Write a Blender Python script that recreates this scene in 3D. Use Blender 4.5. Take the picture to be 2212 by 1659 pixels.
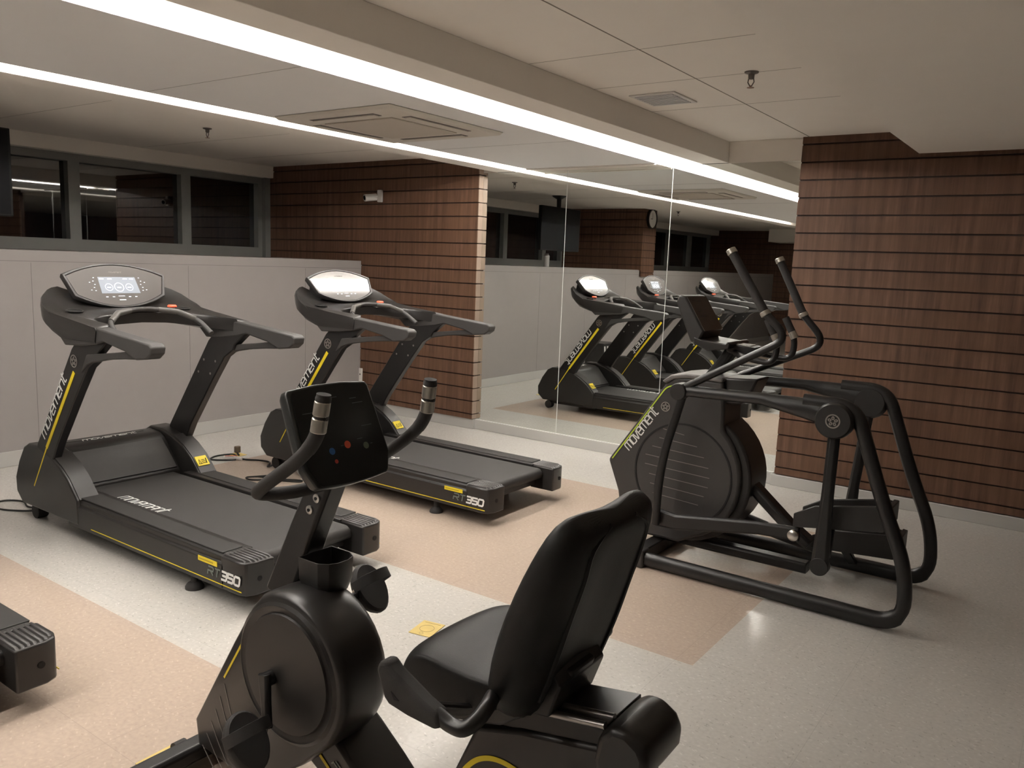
import bpy, bmesh, math, random
from mathutils import Vector, Matrix
random.seed(4)
for o in list(bpy.data.objects): bpy.data.objects.remove(o)
sc = bpy.context.scene
COL = sc.collection
R = math.radians

# ------------------------------------------------------------------ camera
def make_camera():
    yaw, pitch, roll, fpx = R(-35.3182), R(-8.4458), R(2.1510), 1760.07
    fw = Vector((math.sin(yaw)*math.cos(pitch), math.cos(yaw)*math.cos(pitch), math.sin(pitch)))
    r = fw.cross(Vector((0, 0, 1))).normalized(); u = r.cross(fw)
    r2 = r*math.cos(roll) + u*math.sin(roll); u2 = u*math.cos(roll) - r*math.sin(roll)
    cd = bpy.data.cameras.new('camera'); cam = bpy.data.objects.new('camera', cd); COL.objects.link(cam)
    cd.sensor_width = 36; cd.lens = 36*fpx/2212; cd.clip_start = .05; cd.clip_end = 100
    m = Matrix((r2, u2, -fw)).transposed().to_4x4(); m.translation = (0, 0, 1.65)
    cam.matrix_world = m
    sc.camera = cam
make_camera()
# ------------------------------------------------------------------ world, exposure
w = bpy.data.worlds.new('night'); sc.world = w; w.use_nodes = True
w.node_tree.nodes['Background'].inputs[0].default_value = (.006, .007, .010, 1)
w.node_tree.nodes['Background'].inputs[1].default_value = 1
sc.view_settings.view_transform = 'Standard'; sc.view_settings.look = 'None'
sc.view_settings.gamma = 1; sc.view_settings.use_curve_mapping = False
sc.view_settings.exposure = .97
LED_POWER = 12.0
STRIP_POWER = 95.0
sc.cycles.max_bounces = 10; sc.cycles.diffuse_bounces = 5; sc.cycles.glossy_bounces = 5

# ------------------------------------------------------------------ materials
MATS = {}
def mat(name, col, rough=.5, metal=0, spec=.5, emit=None, es=0, noise=0, nscale=40, bump=0, bscale=300, coat=0):
    if name in MATS: return MATS[name]
    m = bpy.data.materials.new(name); m.use_nodes = True
    nt = m.node_tree; b = nt.nodes['Principled BSDF']
    b.inputs['Base Color'].default_value = (*col, 1); b.inputs['Roughness'].default_value = rough
    b.inputs['Metallic'].default_value = metal; b.inputs['Specular IOR Level'].default_value = spec
    b.inputs['Coat Weight'].default_value = coat
    if emit: b.inputs['Emission Color'].default_value = (*emit, 1); b.inputs['Emission Strength'].default_value = es
    if noise or bump:
        tc = nt.nodes.new('ShaderNodeTexCoord')
    if noise:
        n = nt.nodes.new('ShaderNodeTexNoise'); n.inputs['Scale'].default_value = nscale; n.inputs['Detail'].default_value = 5
        nt.links.new(tc.outputs['Object'], n.inputs['Vector'])
        mx = nt.nodes.new('ShaderNodeMix'); mx.data_type = 'RGBA'
        mx.inputs['A'].default_value = (*[c*(1-noise) for c in col], 1); mx.inputs['B'].default_value = (*[min(1, c*(1+noise)) for c in col], 1)
        nt.links.new(n.outputs['Fac'], mx.inputs['Factor']); nt.links.new(mx.outputs['Result'], b.inputs['Base Color'])
    if bump:
        n2 = nt.nodes.new('ShaderNodeTexNoise'); n2.inputs['Scale'].default_value = bscale
        nt.links.new(tc.outputs['Object'], n2.inputs['Vector'])
        bp = nt.nodes.new('ShaderNodeBump'); bp.inputs['Strength'].default_value = bump; bp.inputs['Distance'].default_value = .002
        nt.links.new(n2.outputs['Fac'], bp.inputs['Height']); nt.links.new(bp.outputs['Normal'], b.inputs['Normal'])
    MATS[name] = m
    return m
PLASTIC = mat('black_plastic', (.020, .018, .017), .42, noise=.12, bump=.15, bscale=500)
SHELL = mat('black_shell', (.023, .021, .020), .33, bump=.06, bscale=400)
METAL = mat('black_painted_metal', (.013, .012, .012), .38, spec=.5, noise=.1)
RUBBER = mat('foam_grip', (.030, .027, .026), .7, bump=.4, bscale=700)
SOFT = mat('grey_moulded_grip', (.045, .042, .041), .5, bump=.2, bscale=600)
BELT = mat('running_belt', (.042, .039, .038), .62, noise=.08, bump=.25, bscale=900)
FPANEL = mat('grey_hood_panel', (.060, .056, .054), .5, noise=.08)
GREYSHELL = mat('grey_shell', (.044, .041, .040), .42, noise=.06)
LIGHTTOP = mat('light_grey_cover', (.16, .15, .145), .42)
VINYL = mat('black_vinyl', (.013, .012, .0115), .48, spec=.25, bump=.12, bscale=260)
RIB = mat('ribbed_cap', (.05, .047, .046), .32)
YEL = mat('yellow_decal', (.80, .62, .02), .45)
LIME = mat('lime_decal', (.50, .66, .05), .45)
WHITE = mat('white_decal', (.80, .80, .78), .5)
DGREY = mat('grey_decal', (.16, .19, .17), .5)
LINE = mat('pale_slot_line', (.22, .20, .19), .5)
CHROME = mat('brushed_metal', (.62, .60, .57), .28, metal=1)
ALU = mat('rail_aluminium', (.42, .40, .38), .35, metal=1)
STEEL = mat('sensor_plate', (.50, .47, .42), .35, metal=.9)
RED = mat('red_button', (.85, .10, .05), .4, emit=(1, .12, .05), es=.5)
GLOSS = mat('glossy_panel', (.16, .15, .145), .10, spec=.8)
GLASSBLK = mat('black_glass', (.010, .011, .012), .10, spec=.5)
LCD = mat('lit_display', (.25, .27, .30), .2, emit=(.72, .80, .95), es=.12)
LCDINK = mat('display_marks', (.8, .85, .95), .3, emit=(.85, .92, 1), es=.35)
HOLE = mat('dark_recess', (.006, .006, .006), .7)
CABLE = mat('black_cable', (.012, .012, .012), .45)
PAPER = mat('yellow_card', (.62, .47, .16), .7, noise=.15, nscale=20)
TUBE = mat('led_tube', (1, 1, 1), .4, emit=(1.0, .945, .875), es=LED_POWER)
STRIP = mat('led_strip', (1, 1, 1), .4, emit=(1.0, .945, .875), es=STRIP_POWER)

def shade_mat(name, build):
    m = bpy.data.materials.new(name); m.use_nodes = True
    nt = m.node_tree; b = nt.nodes['Principled BSDF']; build(nt, b); MATS[name] = m; return m
def N(nt, t, **k):
    n = nt.nodes.new(t)
    for a, v in k.items(): setattr(n, a, v)
    return n
def mixc(nt, f, a, b):
    mx = N(nt, 'ShaderNodeMix', data_type='RGBA')
    for s, v in (('Factor', f), ('A', a), ('B', b)):
        if hasattr(v, 'is_output'): nt.links.new(v, mx.inputs[s])
        else: mx.inputs[s].default_value = v if s == 'Factor' else (*v, 1)
    return mx.outputs['Result']
def ramp(nt, src, p0, p1, c0=(0, 0, 0), c1=(1, 1, 1)):
    r = N(nt, 'ShaderNodeValToRGB'); r.color_ramp.elements[0].position = p0; r.color_ramp.elements[1].position = p1
    r.color_ramp.elements[0].color = (*c0, 1); r.color_ramp.elements[1].color = (*c1, 1)
    nt.links.new(src, r.inputs['Fac']); return r.outputs['Color']
def wood(nt, b):
    tc = N(nt, 'ShaderNodeTexCoord'); mp = N(nt, 'ShaderNodeMapping'); mp.inputs['Scale'].default_value = (26, 26, 1.2)
    nt.links.new(tc.outputs['Object'], mp.inputs['Vector'])
    n = N(nt, 'ShaderNodeTexNoise'); n.inputs['Scale'].default_value = 1.0; n.inputs['Detail'].default_value = 6; n.inputs['Roughness'].default_value = .6
    nt.links.new(mp.outputs['Vector'], n.inputs['Vector'])
    mp2 = N(nt, 'ShaderNodeMapping'); mp2.inputs['Scale'].default_value = (3.2, 3.2, 7.8)
    nt.links.new(tc.outputs['Object'], mp2.inputs['Vector'])
    n2 = N(nt, 'ShaderNodeTexNoise'); n2.inputs['Scale'].default_value = 1.0; n2.inputs['Detail'].default_value = 1
    nt.links.new(mp2.outputs['Vector'], n2.inputs['Vector'])
    c = mixc(nt, ramp(nt, n.outputs['Fac'], .33, .68), (.082, .042, .027), (.185, .100, .064))
    c = mixc(nt, ramp(nt, n2.outputs['Fac'], .35, .65, (.0,)*3, (.55,)*3), c, (.135, .070, .040))
    nt.links.new(c, b.inputs['Base Color']); b.inputs['Roughness'].default_value = .5; b.inputs['Specular IOR Level'].default_value = .3
WOOD = shade_mat('wood_slats', wood)
def vinyl_floor(base, light, dark):
    def f(nt, b):
        tc = N(nt, 'ShaderNodeTexCoord')
        n = N(nt, 'ShaderNodeTexNoise'); n.inputs['Scale'].default_value = 60; n.inputs['Detail'].default_value = 6
        nt.links.new(tc.outputs['Object'], n.inputs['Vector'])
        c = mixc(nt, ramp(nt, n.outputs['Fac'], .3, .7), [x*.93 for x in base], [min(1, x*1.06) for x in base])
        for sc_, rot, colr, thr in (((22, 55), .5, light, .80), ((26, 60), -.7, light, .82), ((20, 50), .2, dark, .88), ((30, 70), 1.4, dark, .88)):
            mp = N(nt, 'ShaderNodeMapping'); mp.inputs['Scale'].default_value = (sc_[0], sc_[1], 1); mp.vector_type = 'TEXTURE' if False else 'POINT'
            vr = N(nt, 'ShaderNodeVectorRotate'); vr.rotation_type = 'Z_AXIS'; vr.inputs['Angle'].default_value = rot
            nt.links.new(tc.outputs['Object'], vr.inputs['Vector']); nt.links.new(vr.outputs['Vector'], mp.inputs['Vector'])
            v = N(nt, 'ShaderNodeTexVoronoi', voronoi_dimensions='2D'); v.inputs['Scale'].default_value = 1; v.inputs['Randomness'].default_value = 1
            nt.links.new(mp.outputs['Vector'], v.inputs['Vector'])
            sep = N(nt, 'ShaderNodeSeparateColor'); nt.links.new(v.outputs['Color'], sep.inputs['Color'])
            g1 = N(nt, 'ShaderNodeMath', operation='GREATER_THAN'); nt.links.new(sep.outputs[0], g1.inputs[0]); g1.inputs[1].default_value = thr
            g2 = N(nt, 'ShaderNodeMath', operation='LESS_THAN'); nt.links.new(v.outputs['Distance'], g2.inputs[0]); g2.inputs[1].default_value = .16
            g3 = N(nt, 'ShaderNodeMath', operation='MULTIPLY'); nt.links.new(g1.outputs[0], g3.inputs[0]); nt.links.new(g2.outputs[0], g3.inputs[1])
            g4 = N(nt, 'ShaderNodeMath', operation='MULTIPLY'); nt.links.new(g3.outputs[0], g4.inputs[0]); g4.inputs[1].default_value = .30
            c = mixc(nt, g4.outputs[0], c, colr)
        mp = N(nt, 'ShaderNodeMapping'); mp.inputs['Location'].default_value = (.035, -.045, 0)
        nt.links.new(tc.outputs['Object'], mp.inputs['Vector'])
        br = N(nt, 'ShaderNodeTexBrick'); br.offset = 0; br.inputs['Scale'].default_value = 1
        br.inputs['Mortar Size'].default_value = .0012; br.inputs['Brick Width'].default_value = .627; br.inputs['Row Height'].default_value = .627
        br.inputs['Color1'].default_value = (0, 0, 0, 1); br.inputs['Color2'].default_value = (0, 0, 0, 1); br.inputs['Mortar'].default_value = (.35, .35, .35, 1)
        nt.links.new(mp.outputs['Vector'], br.inputs['Vector'])
        c = mixc(nt, br.outputs['Color'], c, [x*.6 for x in base])
        nt.links.new(c, b.inputs['Base Color'])
        b.inputs['Roughness'].default_value = .17
        b.inputs['Specular IOR Level'].default_value = .45
        bp = N(nt, 'ShaderNodeBump'); bp.inputs['Strength'].default_value = .12; bp.inputs['Distance'].default_value = .008
        n4 = N(nt, 'ShaderNodeTexNoise'); n4.inputs['Scale'].default_value = 6
        nt.links.new(tc.outputs['Object'], n4.inputs['Vector']); nt.links.new(n4.outputs['Fac'], bp.inputs['Height']); nt.links.new(bp.outputs['Normal'], b.inputs['Normal'])
    return f
FLG = shade_mat('grey_vinyl', vinyl_floor((.56, .54, .505), (.86, .84, .80), (.24, .21, .18)))
FLP = shade_mat('pink_vinyl', vinyl_floor((.50, .405, .335), (.70, .58, .50), (.40, .30, .24)))
WALLG = mat('grey_paint', (.34, .315, .305), .6, noise=.03, nscale=8)
CREAM = mat('cream_ceiling', (.88, .835, .775), .8, noise=.02, nscale=5)
PANELG = mat('grey_panel', (.82, .82, .82), .8, noise=.02, nscale=5)
COVE = mat('white_cove', (.85, .84, .82), .7)
BASE = mat('baseboard_vinyl', (.50, .49, .47), .45)
FRAME = mat('window_frame', (.22, .22, .21), .5)
PANE = mat('window_pane', (.004, .004, .005), .02, spec=.5)
PANE.node_tree.nodes['Principled BSDF'].inputs['IOR'].default_value = 2.1
MIRROR = mat('mirror', (.86, .88, .86), .0, metal=1)
SEAM_GLINT = mat('mirror_edge_glint', (.75, .77, .75), .3)  # whitish colour stands in for LED light caught by bevelled pane edges

# ------------------------------------------------------------------ mesh kit
def V(*a): return Vector(a)
OFF = Vector((0, 0, 0))   # machines are drawn at their place and moved to their base point
class MB:
    def __init__(s): s.bm = bmesh.new()
    def poly(s, rings, cap=True, closed=False):
        """loft through rings of equal length"""
        vs = [[s.bm.verts.new(p) for p in r] for r in rings]
        n = len(vs[0]); m = len(vs)
        for i in range(m if closed else m-1):
            a, b = vs[i], vs[(i+1) % m]
            for j in range(n):
                try: s.bm.faces.new((a[j], a[(j+1) % n], b[(j+1) % n], b[j]))
                except ValueError: pass
        if cap and not closed:
            s.bm.faces.new(list(reversed(vs[0]))); s.bm.faces.new(vs[-1])
        return s
    def prism(s, pts, a, b, ax='y'):
        """pts in the plane normal to ax; (x,z) for y, (y,z) for x, (x,y) for z"""
        def P(p, t):
            return {'y': V(p[0], t, p[1]), 'x': V(t, p[0], p[1]), 'z': V(p[0], p[1], t)}[ax]
        return s.poly([[P(p, a) for p in pts], [P(p, b) for p in pts]])
    def box(s, x0, x1, y0, y1, z0, z1):
        return s.prism([(x0, z0), (x1, z0), (x1, z1), (x0, z1)], y0, y1)
    def frames(s, path, up):
        out = []
        n = len(path); prev = None
        for i in range(n):
            t = (path[min(i+1, n-1)] - path[max(i-1, 0)]).normalized()
            if prev is None:
                u = V(*up) - t*V(*up).dot(t)
                if u.length < 1e-4: u = V(1, 0, 0) - t*t.x
            else:
                u = prev - t*prev.dot(t)
            u.normalize(); prev = u
            out.append((t, u, t.cross(u)))
        return out
    def tube(s, path, r, seg=12, up=(0, 0, 1), flat=1.0, cap=True):
        path = [V(*p) for p in path]; fr = s.frames(path, up); rings = []
        for i, (t, u, v) in enumerate(fr):
            rr = r[i] if isinstance(r, (list, tuple)) else r
            rings.append([path[i] + u*math.cos(2*math.pi*k/seg)*rr + v*math.sin(2*math.pi*k/seg)*rr*flat for k in range(seg)])
        return s.poly(rings, cap)
    def bar(s, path, w, h, up=(0, 1, 0), ch=.2):
        """rounded rectangular section; w along 'up', h across"""
        path = [V(*p) for p in path]; fr = s.frames(path, up); rings = []
        for i, (t, u, v) in enumerate(fr):
            ww = (w[i] if isinstance(w, (list, tuple)) else w)/2; hh = (h[i] if isinstance(h, (list, tuple)) else h)/2
            c = min(ww, hh)*ch*2
            pr = [(ww, hh-c), (ww-c, hh), (-ww+c, hh), (-ww, hh-c), (-ww, -hh+c), (-ww+c, -hh), (ww-c, -hh), (ww, -hh+c)]
            rings.append([path[i] + u*a + v*b for a, b in pr])
        return s.poly(rings)
    def cyl(s, p0, p1, r, seg=24, r1=None):
        p0, p1 = V(*p0), V(*p1)
        return s.tube([p0, p1], [r, r if r1 is None else r1], seg, up=(0, 0, 1) if abs((p1-p0).normalized().z) < .9 else (1, 0, 0))
    def lathe(s, c, prof, axis='z', seg=32):
        rings = []
        for r, h in prof:
            ring = []
            for k in range(seg):
                a = 2*math.pi*k/seg; x, y = r*math.cos(a), r*math.sin(a)
                ring.append(V(*c) + {'z': V(x, y, h), 'y': V(x, h, y), 'x': V(h, x, y)}[axis])
            rings.append(ring)
        return s.poly(rings)
    def ring(s, c, ex, ey, r0, r1, th, seg=32):
        c, ex, ey = V(*c), V(*ex), V(*ey); n = ex.cross(ey)
        rings = []
        for k in range(seg):
            a = 2*math.pi*k/seg; d = ex*math.cos(a) + ey*math.sin(a)
            rings.append([c+d*r0, c+d*r1, c+d*r1+n*th, c+d*r0+n*th])
        return s.poly(rings, closed=True)
    def stroke(s, pts, wd, o, ex, ey, th):
        """flat ribbon with mitred joints on the plane o,ex,ey"""
        o, ex, ey = V(*o), V(*ex), V(*ey); n = ex.cross(ey)
        L, Rr = [], []
        m = len(pts)
        for i in range(m):
            p = Vector(pts[i])
            d0 = (Vector(pts[i]) - Vector(pts[i-1])).normalized() if i else None
            d1 = (Vector(pts[i+1]) - Vector(pts[i])).normalized() if i < m-1 else None
            d0 = d0 or d1; d1 = d1 or d0
            n0 = Vector((-d0.y, d0.x)); n1 = Vector((-d1.y, d1.x)); nn = (n0+n1)
            if nn.length < 1e-5: nn = n0
            nn.normalize(); k = 1/max(.5, nn.dot(n0))
            L.append(p+nn*wd/2*k); Rr.append(p-nn*wd/2*k)
        f = lambda q, z: o + ex*q.x + ey*q.y + n*z
        rings = [[f(L[i], 0), f(Rr[i], 0), f(Rr[i], th), f(L[i], th)] for i in range(m)]
        return s.poly(rings)
    def build(s, name, m, parent=None, bevel=0, smooth=38, seg=2, loc=None, sub=0):
        bm = s.bm
        if OFF.length and parent is not None:
            for v in bm.verts: v.co -= OFF
        if loc is not None:
            for v in bm.verts: v.co -= V(*loc)
        bmesh.ops.recalc_face_normals(bm, faces=bm.faces)
        for e in bm.edges:
            if len(e.link_faces) == 2:
                e.smooth = e.calc_face_angle(0) < R(smooth)
        for fc in bm.faces: fc.smooth = True
        me = bpy.data.meshes.new(name); bm.to_mesh(me); bm.free()
        ms = m if isinstance(m, (list, tuple)) else [m]
        for x in ms: me.materials.append(x)
        o = bpy.data.objects.new(name, me); COL.objects.link(o)
        if loc is not None: o.location = loc
        if parent: o.parent = parent
        if bevel:
            bv = o.modifiers.new('bevel', 'BEVEL'); bv.width = bevel; bv.segments = seg; bv.limit_method = 'ANGLE'; bv.angle_limit = R(30)
        if sub:
            sb = o.modifiers.new('sub', 'SUBSURF'); sb.levels = sub; sb.render_levels = sub
        return o
def smooth_path(pts, n=6):
    """Catmull-Rom"""
    P = [Vector(p) for p in pts]; out = []
    for i in range(len(P)-1):
        p0, p1, p2, p3 = P[max(i-1, 0)], P[i], P[i+1], P[min(i+2, len(P)-1)]
        for k in range(n):
            t = k/n
            out.append(.5*((2*p1) + (p2-p0)*t + (2*p0-5*p1+4*p2-p3)*t*t + (3*p1-p0-3*p2+p3)*t**3))
    out.append(P[-1]); return [tuple(q) for q in out]
def fillet(pts, r, n=5):
    """polyline corners rounded with radius r"""
    P = [Vector(p) for p in pts]; out = [P[0]]
    for i in range(1, len(P)-1):
        a, b, c = P[i-1], P[i], P[i+1]
        ri = r[i-1] if isinstance(r, (list, tuple)) else r
        d = min(ri, (a-b).length*.49, (c-b).length*.49)
        s, e = b+(a-b).normalized()*d, b+(c-b).normalized()*d
        for k in range(n+1):
            t = k/n; out.append(s*(1-t)**2 + b*2*t*(1-t) + e*t*t)
    out.append(P[-1]); return [tuple(q) for q in out]
def thing(name, label, cat, loc=(0, 0, 0), group=None, rz=0):
    o = bpy.data.objects.new(name, None); COL.objects.link(o); o.location = loc; o.rotation_euler.z = rz
    o.empty_display_size = .1
    return tag(o, label, cat, group)
def tag(o, label, cat, group=None, kind=None):
    o['label'] = label; o['category'] = cat
    if group: o['group'] = group
    if kind: o['kind'] = kind
    return o
def struct(o): o['kind'] = 'structure'; return o
def copy_tree(o, parent=None):
    c = o.copy(); COL.objects.link(c)
    if parent: c.parent = parent
    for ch in list(o.children): copy_tree(ch, c)
    return c

# ---- square techno lettering drawn with strokes (x advance, strokes)
G = {
 'm': (1.25, [[(0, 0), (0, .6), (.08, .7), (1.02, .7), (1.1, .6), (1.1, 0)], [(.55, .7), (.55, 0)]]),
 'o': (.85, [[(.1, 0), (0, .1), (0, .6), (.1, .7), (.6, .7), (.7, .6), (.7, .1), (.6, 0), (.1, 0)]]),
 'v': (.8, [[(0, .7), (.22, 0), (.32, 0), (.66, .7)]]),
 'e': (.85, [[(.68, 0), (.1, 0), (0, .1), (0, .6), (.1, .7), (.6, .7), (.7, .6), (.7, .35), (0, .35)]]),
 'n': (.85, [[(0, 0), (0, .6), (.08, .7), (.6, .7), (.7, .6), (.7, 0)]]),
 't': (.6, [[(.12, .95), (.12, .1), (.22, 0), (.5, 0)], [(0, .7), (.5, .7)]]),
 'R': (.9, [[(0, 0), (0, .35), (.7, .35), (.72, .45), (.72, .6), (.62, .7), (0, .7)], [(.35, .35), (.74, 0)]]),
 'T': (.85, [[(0, .7), (.75, .7)], [(.37, .7), (.37, 0)]]),
 '3': (.85, [[(0, .7), (.6, .7), (.7, .6), (.7, .1), (.6, 0), (0, 0)], [(.1, .35), (.7, .35)]]),
 '5': (.85, [[(.7, .7), (0, .7), (0, .37), (.6, .37), (.7, .3), (.7, .1), (.6, 0), (0, 0)]]),
 '0': (.85, [[(.1, 0), (0, .1), (0, .6), (.1, .7), (.6, .7), (.7, .6), (.7, .1), (.6, 0), (.1, 0)]]),
 'G': (.85, [[(.7, .7), (.1, .7), (0, .6), (0, .1), (.1, 0), (.7, 0), (.7, .35), (.35, .35)]]),
 'X': (.85, [[(0, 0), (.7, .7)], [(0, .7), (.7, 0)]]),
}
def text(mb, s, o, ex, ey, length, wd=.15, shear=.18, th=.0012, height=None):
    tot = sum(G[c][0] for c in s) - .15
    k = length/tot; ky = (height/.7) if height else k
    x = 0
    for c in s:
        adv, st = G[c]
        for line in st:
            pts = [((x+px+py*shear)*k, py*ky) for px, py in line]
            mb.stroke(pts, wd*min(k, ky), o, ex, ey, th)
        x += adv
    return mb
def emblem(mb, c, ex, ey, r, th=.0012):
    mb.ring(c, ex, ey, r*.82, r, th)
    cv, X, Y = V(*c), V(*ex), V(*ey)
    for k in range(5):
        a = math.pi/2 + k*2*math.pi/5; d = X*math.cos(a)+Y*math.sin(a); e = Y*math.cos(a)-X*math.sin(a)
        mb.ring(cv + d*r*.45, d*1.0, e*.8, r*.10, r*.27, th, 12)
    return mb

# ================================================================== THE ROOM
XL, YM, HL, HH = -6.49, 6.333, 2.49, 2.65
YB, XR = -7.4, 6.5
def build_floor():
    bm = bmesh.new()
    xs = [-8.3, -5.47, -1.21, XR+.2]; ys = [YB-.1, -3.81, -1.91, -.045, 1.845, 3.10, 5.30, YM+.2]
    for i in range(len(xs)-1):
        for j in range(len(ys)-1):
            f = bm.faces.new([bm.verts.new((x, y, 0)) for x, y in ((xs[i], ys[j]), (xs[i+1], ys[j]), (xs[i+1], ys[j+1]), (xs[i], ys[j+1]))])
            f.material_index = 1 if (i == 1 and j in (1, 3, 5)) else 0
    bmesh.ops.remove_doubles(bm, verts=bm.verts, dist=1e-5)
    geo = bmesh.ops.extrude_face_region(bm, geom=list(bm.faces))
    for v in [g for g in geo['geom'] if isinstance(g, bmesh.types.BMVert)]: v.co.z = -.15
    bmesh.ops.recalc_face_normals(bm, faces=bm.faces)
    me = bpy.data.meshes.new('floor'); bm.to_mesh(me); bm.free(); me.materials.append(FLG); me.materials.append(FLP)
    o = bpy.data.objects.new('floor', me); COL.objects.link(o); struct(o)
build_floor()
# lower left wall with its deep sill
b = MB(); b.box(-8.25, XL, YB, YM, 0, 1.612); struct(b.build('wall_left', WALLG, bevel=.004))
b = MB()
for k, y in enumerate([-6.2, -4.9, -3.6, -2.3, -1.0, .3, 1.6, 2.9, 4.2, 5.5]): b.box(XL, XL+.0012, y, y+.003, .11, 1.52)
b.box(XL, XL+.002, YB, YM, 1.528, 1.532)
struct(b.build('trim_wall_joints', mat('wall_joint', (.20, .185, .18), .7)))  # darker grey of the wall joints
b = MB(); b.box(XL, XL+.012, YB, YM-.04, 0, .115); struct(b.build('baseboard_left', BASE, bevel=.003))
# outer wall above the windows, boxed beam
b = MB(); b.box(-8.45, -7.95, YB, YM, 2.52, HH+.1); struct(b.build('wall_left_beam', CREAM, bevel=.004))
b = MB(); b.box(-8.45, -8.25, YB, YM, 0, 2.56); struct(b.build('wall_left_outer', WALLG))
# ceiling slabs
b = MB(); b.box(-8.45, -1.11, YB-.2, YM+.3, HH, HH+.15); struct(b.build('ceiling', CREAM))
b = MB(); b.box(-1.11, XR+.3, YB-.2, YM+.3, 2.496, HH+.15); struct(b.build('ceiling_low', CREAM))
b = MB(); b.box(-4.31, -3.03, YB, 6.18, HL, 2.62); struct(b.build('ceiling_panel', PANELG, bevel=.003))
b = MB(); b.box(-2.70, -2.48, YB, YM, HL, HH); struct(b.build('ceiling_border_right', CREAM, bevel=.003))
b = MB(); b.box(-4.75, -4.53, YB, YM, HL, HH); struct(b.build('ceiling_border_left', CREAM, bevel=.003))
b = MB(); b.box(-3.03, -2.70, YB, YM, 2.615, HH); b.box(-4.53, -4.31, YB, YM, 2.615, HH); b.box(-3.03, -2.70, YM-.009, YM+.012, HL-.004, 2.62); b.box(-4.53, -4.31, YM-.009, YM+.012, HL-.004, 2.62); struct(b.build('ceiling_cove', COVE))
b = MB(); b.box(-4.31, -3.03, 6.18, YM, HL-.004, HH); b.box(-4.31, -3.03, 6.165, 6.18, HL-.012, HL+.03); b.box(-2.48, -1.905, YM-.008, YM+.012, HL-.004, HH); b.box(-4.91, -4.75, YM-.008, YM+.012, HL-.004, HH); struct(b.build('ceiling_header', CREAM, bevel=.003))
b = MB()
b.box(-1.864, -1.858, YB, YM, HH-.0015, HH+.001)
for y in (3.54, 4.20, 4.95, 2.3): b.box(-2.48, -1.12, y, y+.003, HH-.0008, HH+.001)
for y in (1.9, 3.1, 4.62, 5.6): b.box(-7.9, -4.8, y, y+.003, HH-.0008, HH+.001)
struct(b.build('trim_ceiling_joints', mat('ceiling_joint', (.30, .26, .22), .8)))
b = MB()
for y in (2.55, 4.9): b.box(-4.31, -3.03, y, y+.003, HL-.0008, HL+.001)
struct(b.build('trim_panel_joints', mat('panel_joint', (.30, .29, .28), .8)))
# wood slat walls
ZG = [2.081 - .1286*k for k in range(-5, 18)]
def slats(mb, u0, u1, f, back, ztop, zbot, axis='y', out=-1):
    """horizontal boards; face at f, groove 'back' behind it; out = direction the face looks"""
    zs = sorted([z for z in ZG if zbot+.03 < z < ztop-.02] + [zbot, ztop])
    for i in range(len(zs)-1):
        a = zs[i] + (0 if i == 0 else .004); c = zs[i+1] - (0 if i == len(zs)-2 else .008)
        ft = f - out*.004
        if axis == 'y': mb.poly([[V(u0, f, a), V(u0, ft, c), V(u0, back, c), V(u0, back, a)], [V(u1, f, a), V(u1, ft, c), V(u1, back, c), V(u1, back, a)]])
        else: mb.poly([[V(f, u0, a), V(ft, u0, c), V(back, u0, c), V(back, u0, a)], [V(f, u1, a), V(ft, u1, c), V(back, u1, c), V(back, u1, a)]])
WDARK = mat('groove_back', (.05, .026, .018), .7)
def woodwall(name, u0, u1, f, thick, zt, zb, axis='y', out=-1):
    b = MB(); gb = f - out*.014
    slats(b, u0, u1, f, f-out*.02, zt, zb, axis, out)
    o = struct(b.build(name, WOOD, smooth=20))
    c = MB()
    lo, hi = sorted((gb, f-out*thick))
    if axis == 'y': c.box(u0+.001, u1-.001, lo, hi, zb, zt)
    else: c.box(lo, hi, u0+.001, u1-.001, zb, zt)
    k = c.build(name+'_backing', WDARK, o)
    return o
woodwall('wall_back_left', -6.62, -4.91, 6.265, .07, HH, .10)
woodwall('wall_back_recess', -8.25, -6.62, 6.265, .07, HH, 1.60)
woodwall('wall_back_right', -1.905, XR, 6.29, .045, HH, .095)
b = MB()
zs = sorted([z for z in ZG if .13 < z < 2.6] + [.10, HH-.01])
for i in range(len(zs)-1): b.box(-4.912, -4.904, 6.262, 6.326, zs[i]+.004, zs[i+1]-.006)
struct(b.build('trim_column_edge', mat('slat_end', (.36, .27, .21), .5)))
b = MB(); b.box(-8.45, XR+.2, YM+.012, YM+.25, 0, HH+.1); struct(b.build('wall_back', WALLG))
b = MB(); b.box(-4.97, -1.92, 6.305, YM+.012, 0, .094); b.box(-1.93, XR, 6.28, YM+.012, 0, .088); b.box(-6.49, -4.905, 6.275, 6.33, 0, .10)
struct(b.build('baseboard_back', BASE, bevel=.003))
# mirror: three panes side by side
for i, (a, c) in enumerate(((-4.92, -3.962), (-3.958, -2.945), (-2.941, -1.905))):
    b = MB(); b.box(a, c, YM-.006, YM+.010, .094, HL-.004)
    o = b.build('mirror', MIRROR)
    tag(o, ['full height mirror pane beside the slatted column, leftmost of three', 'middle full height mirror pane reflecting the treadmills', 'full height mirror pane next to the wide wood slat wall'][i], 'mirror', 'wall mirror panes')
b = MB()
for x in (-3.96, -2.943): b.box(x-.0018, x+.0018, YM-.0085, YM-.005, .10, HL-.006)
b.box(-4.92, -1.905, YM-.009, YM-.005, .094, .0975)
struct(b.build('trim_mirror_edge_glints', SEAM_GLINT))  # pale strips paint the glint along seams and lower edge of the panes
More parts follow.
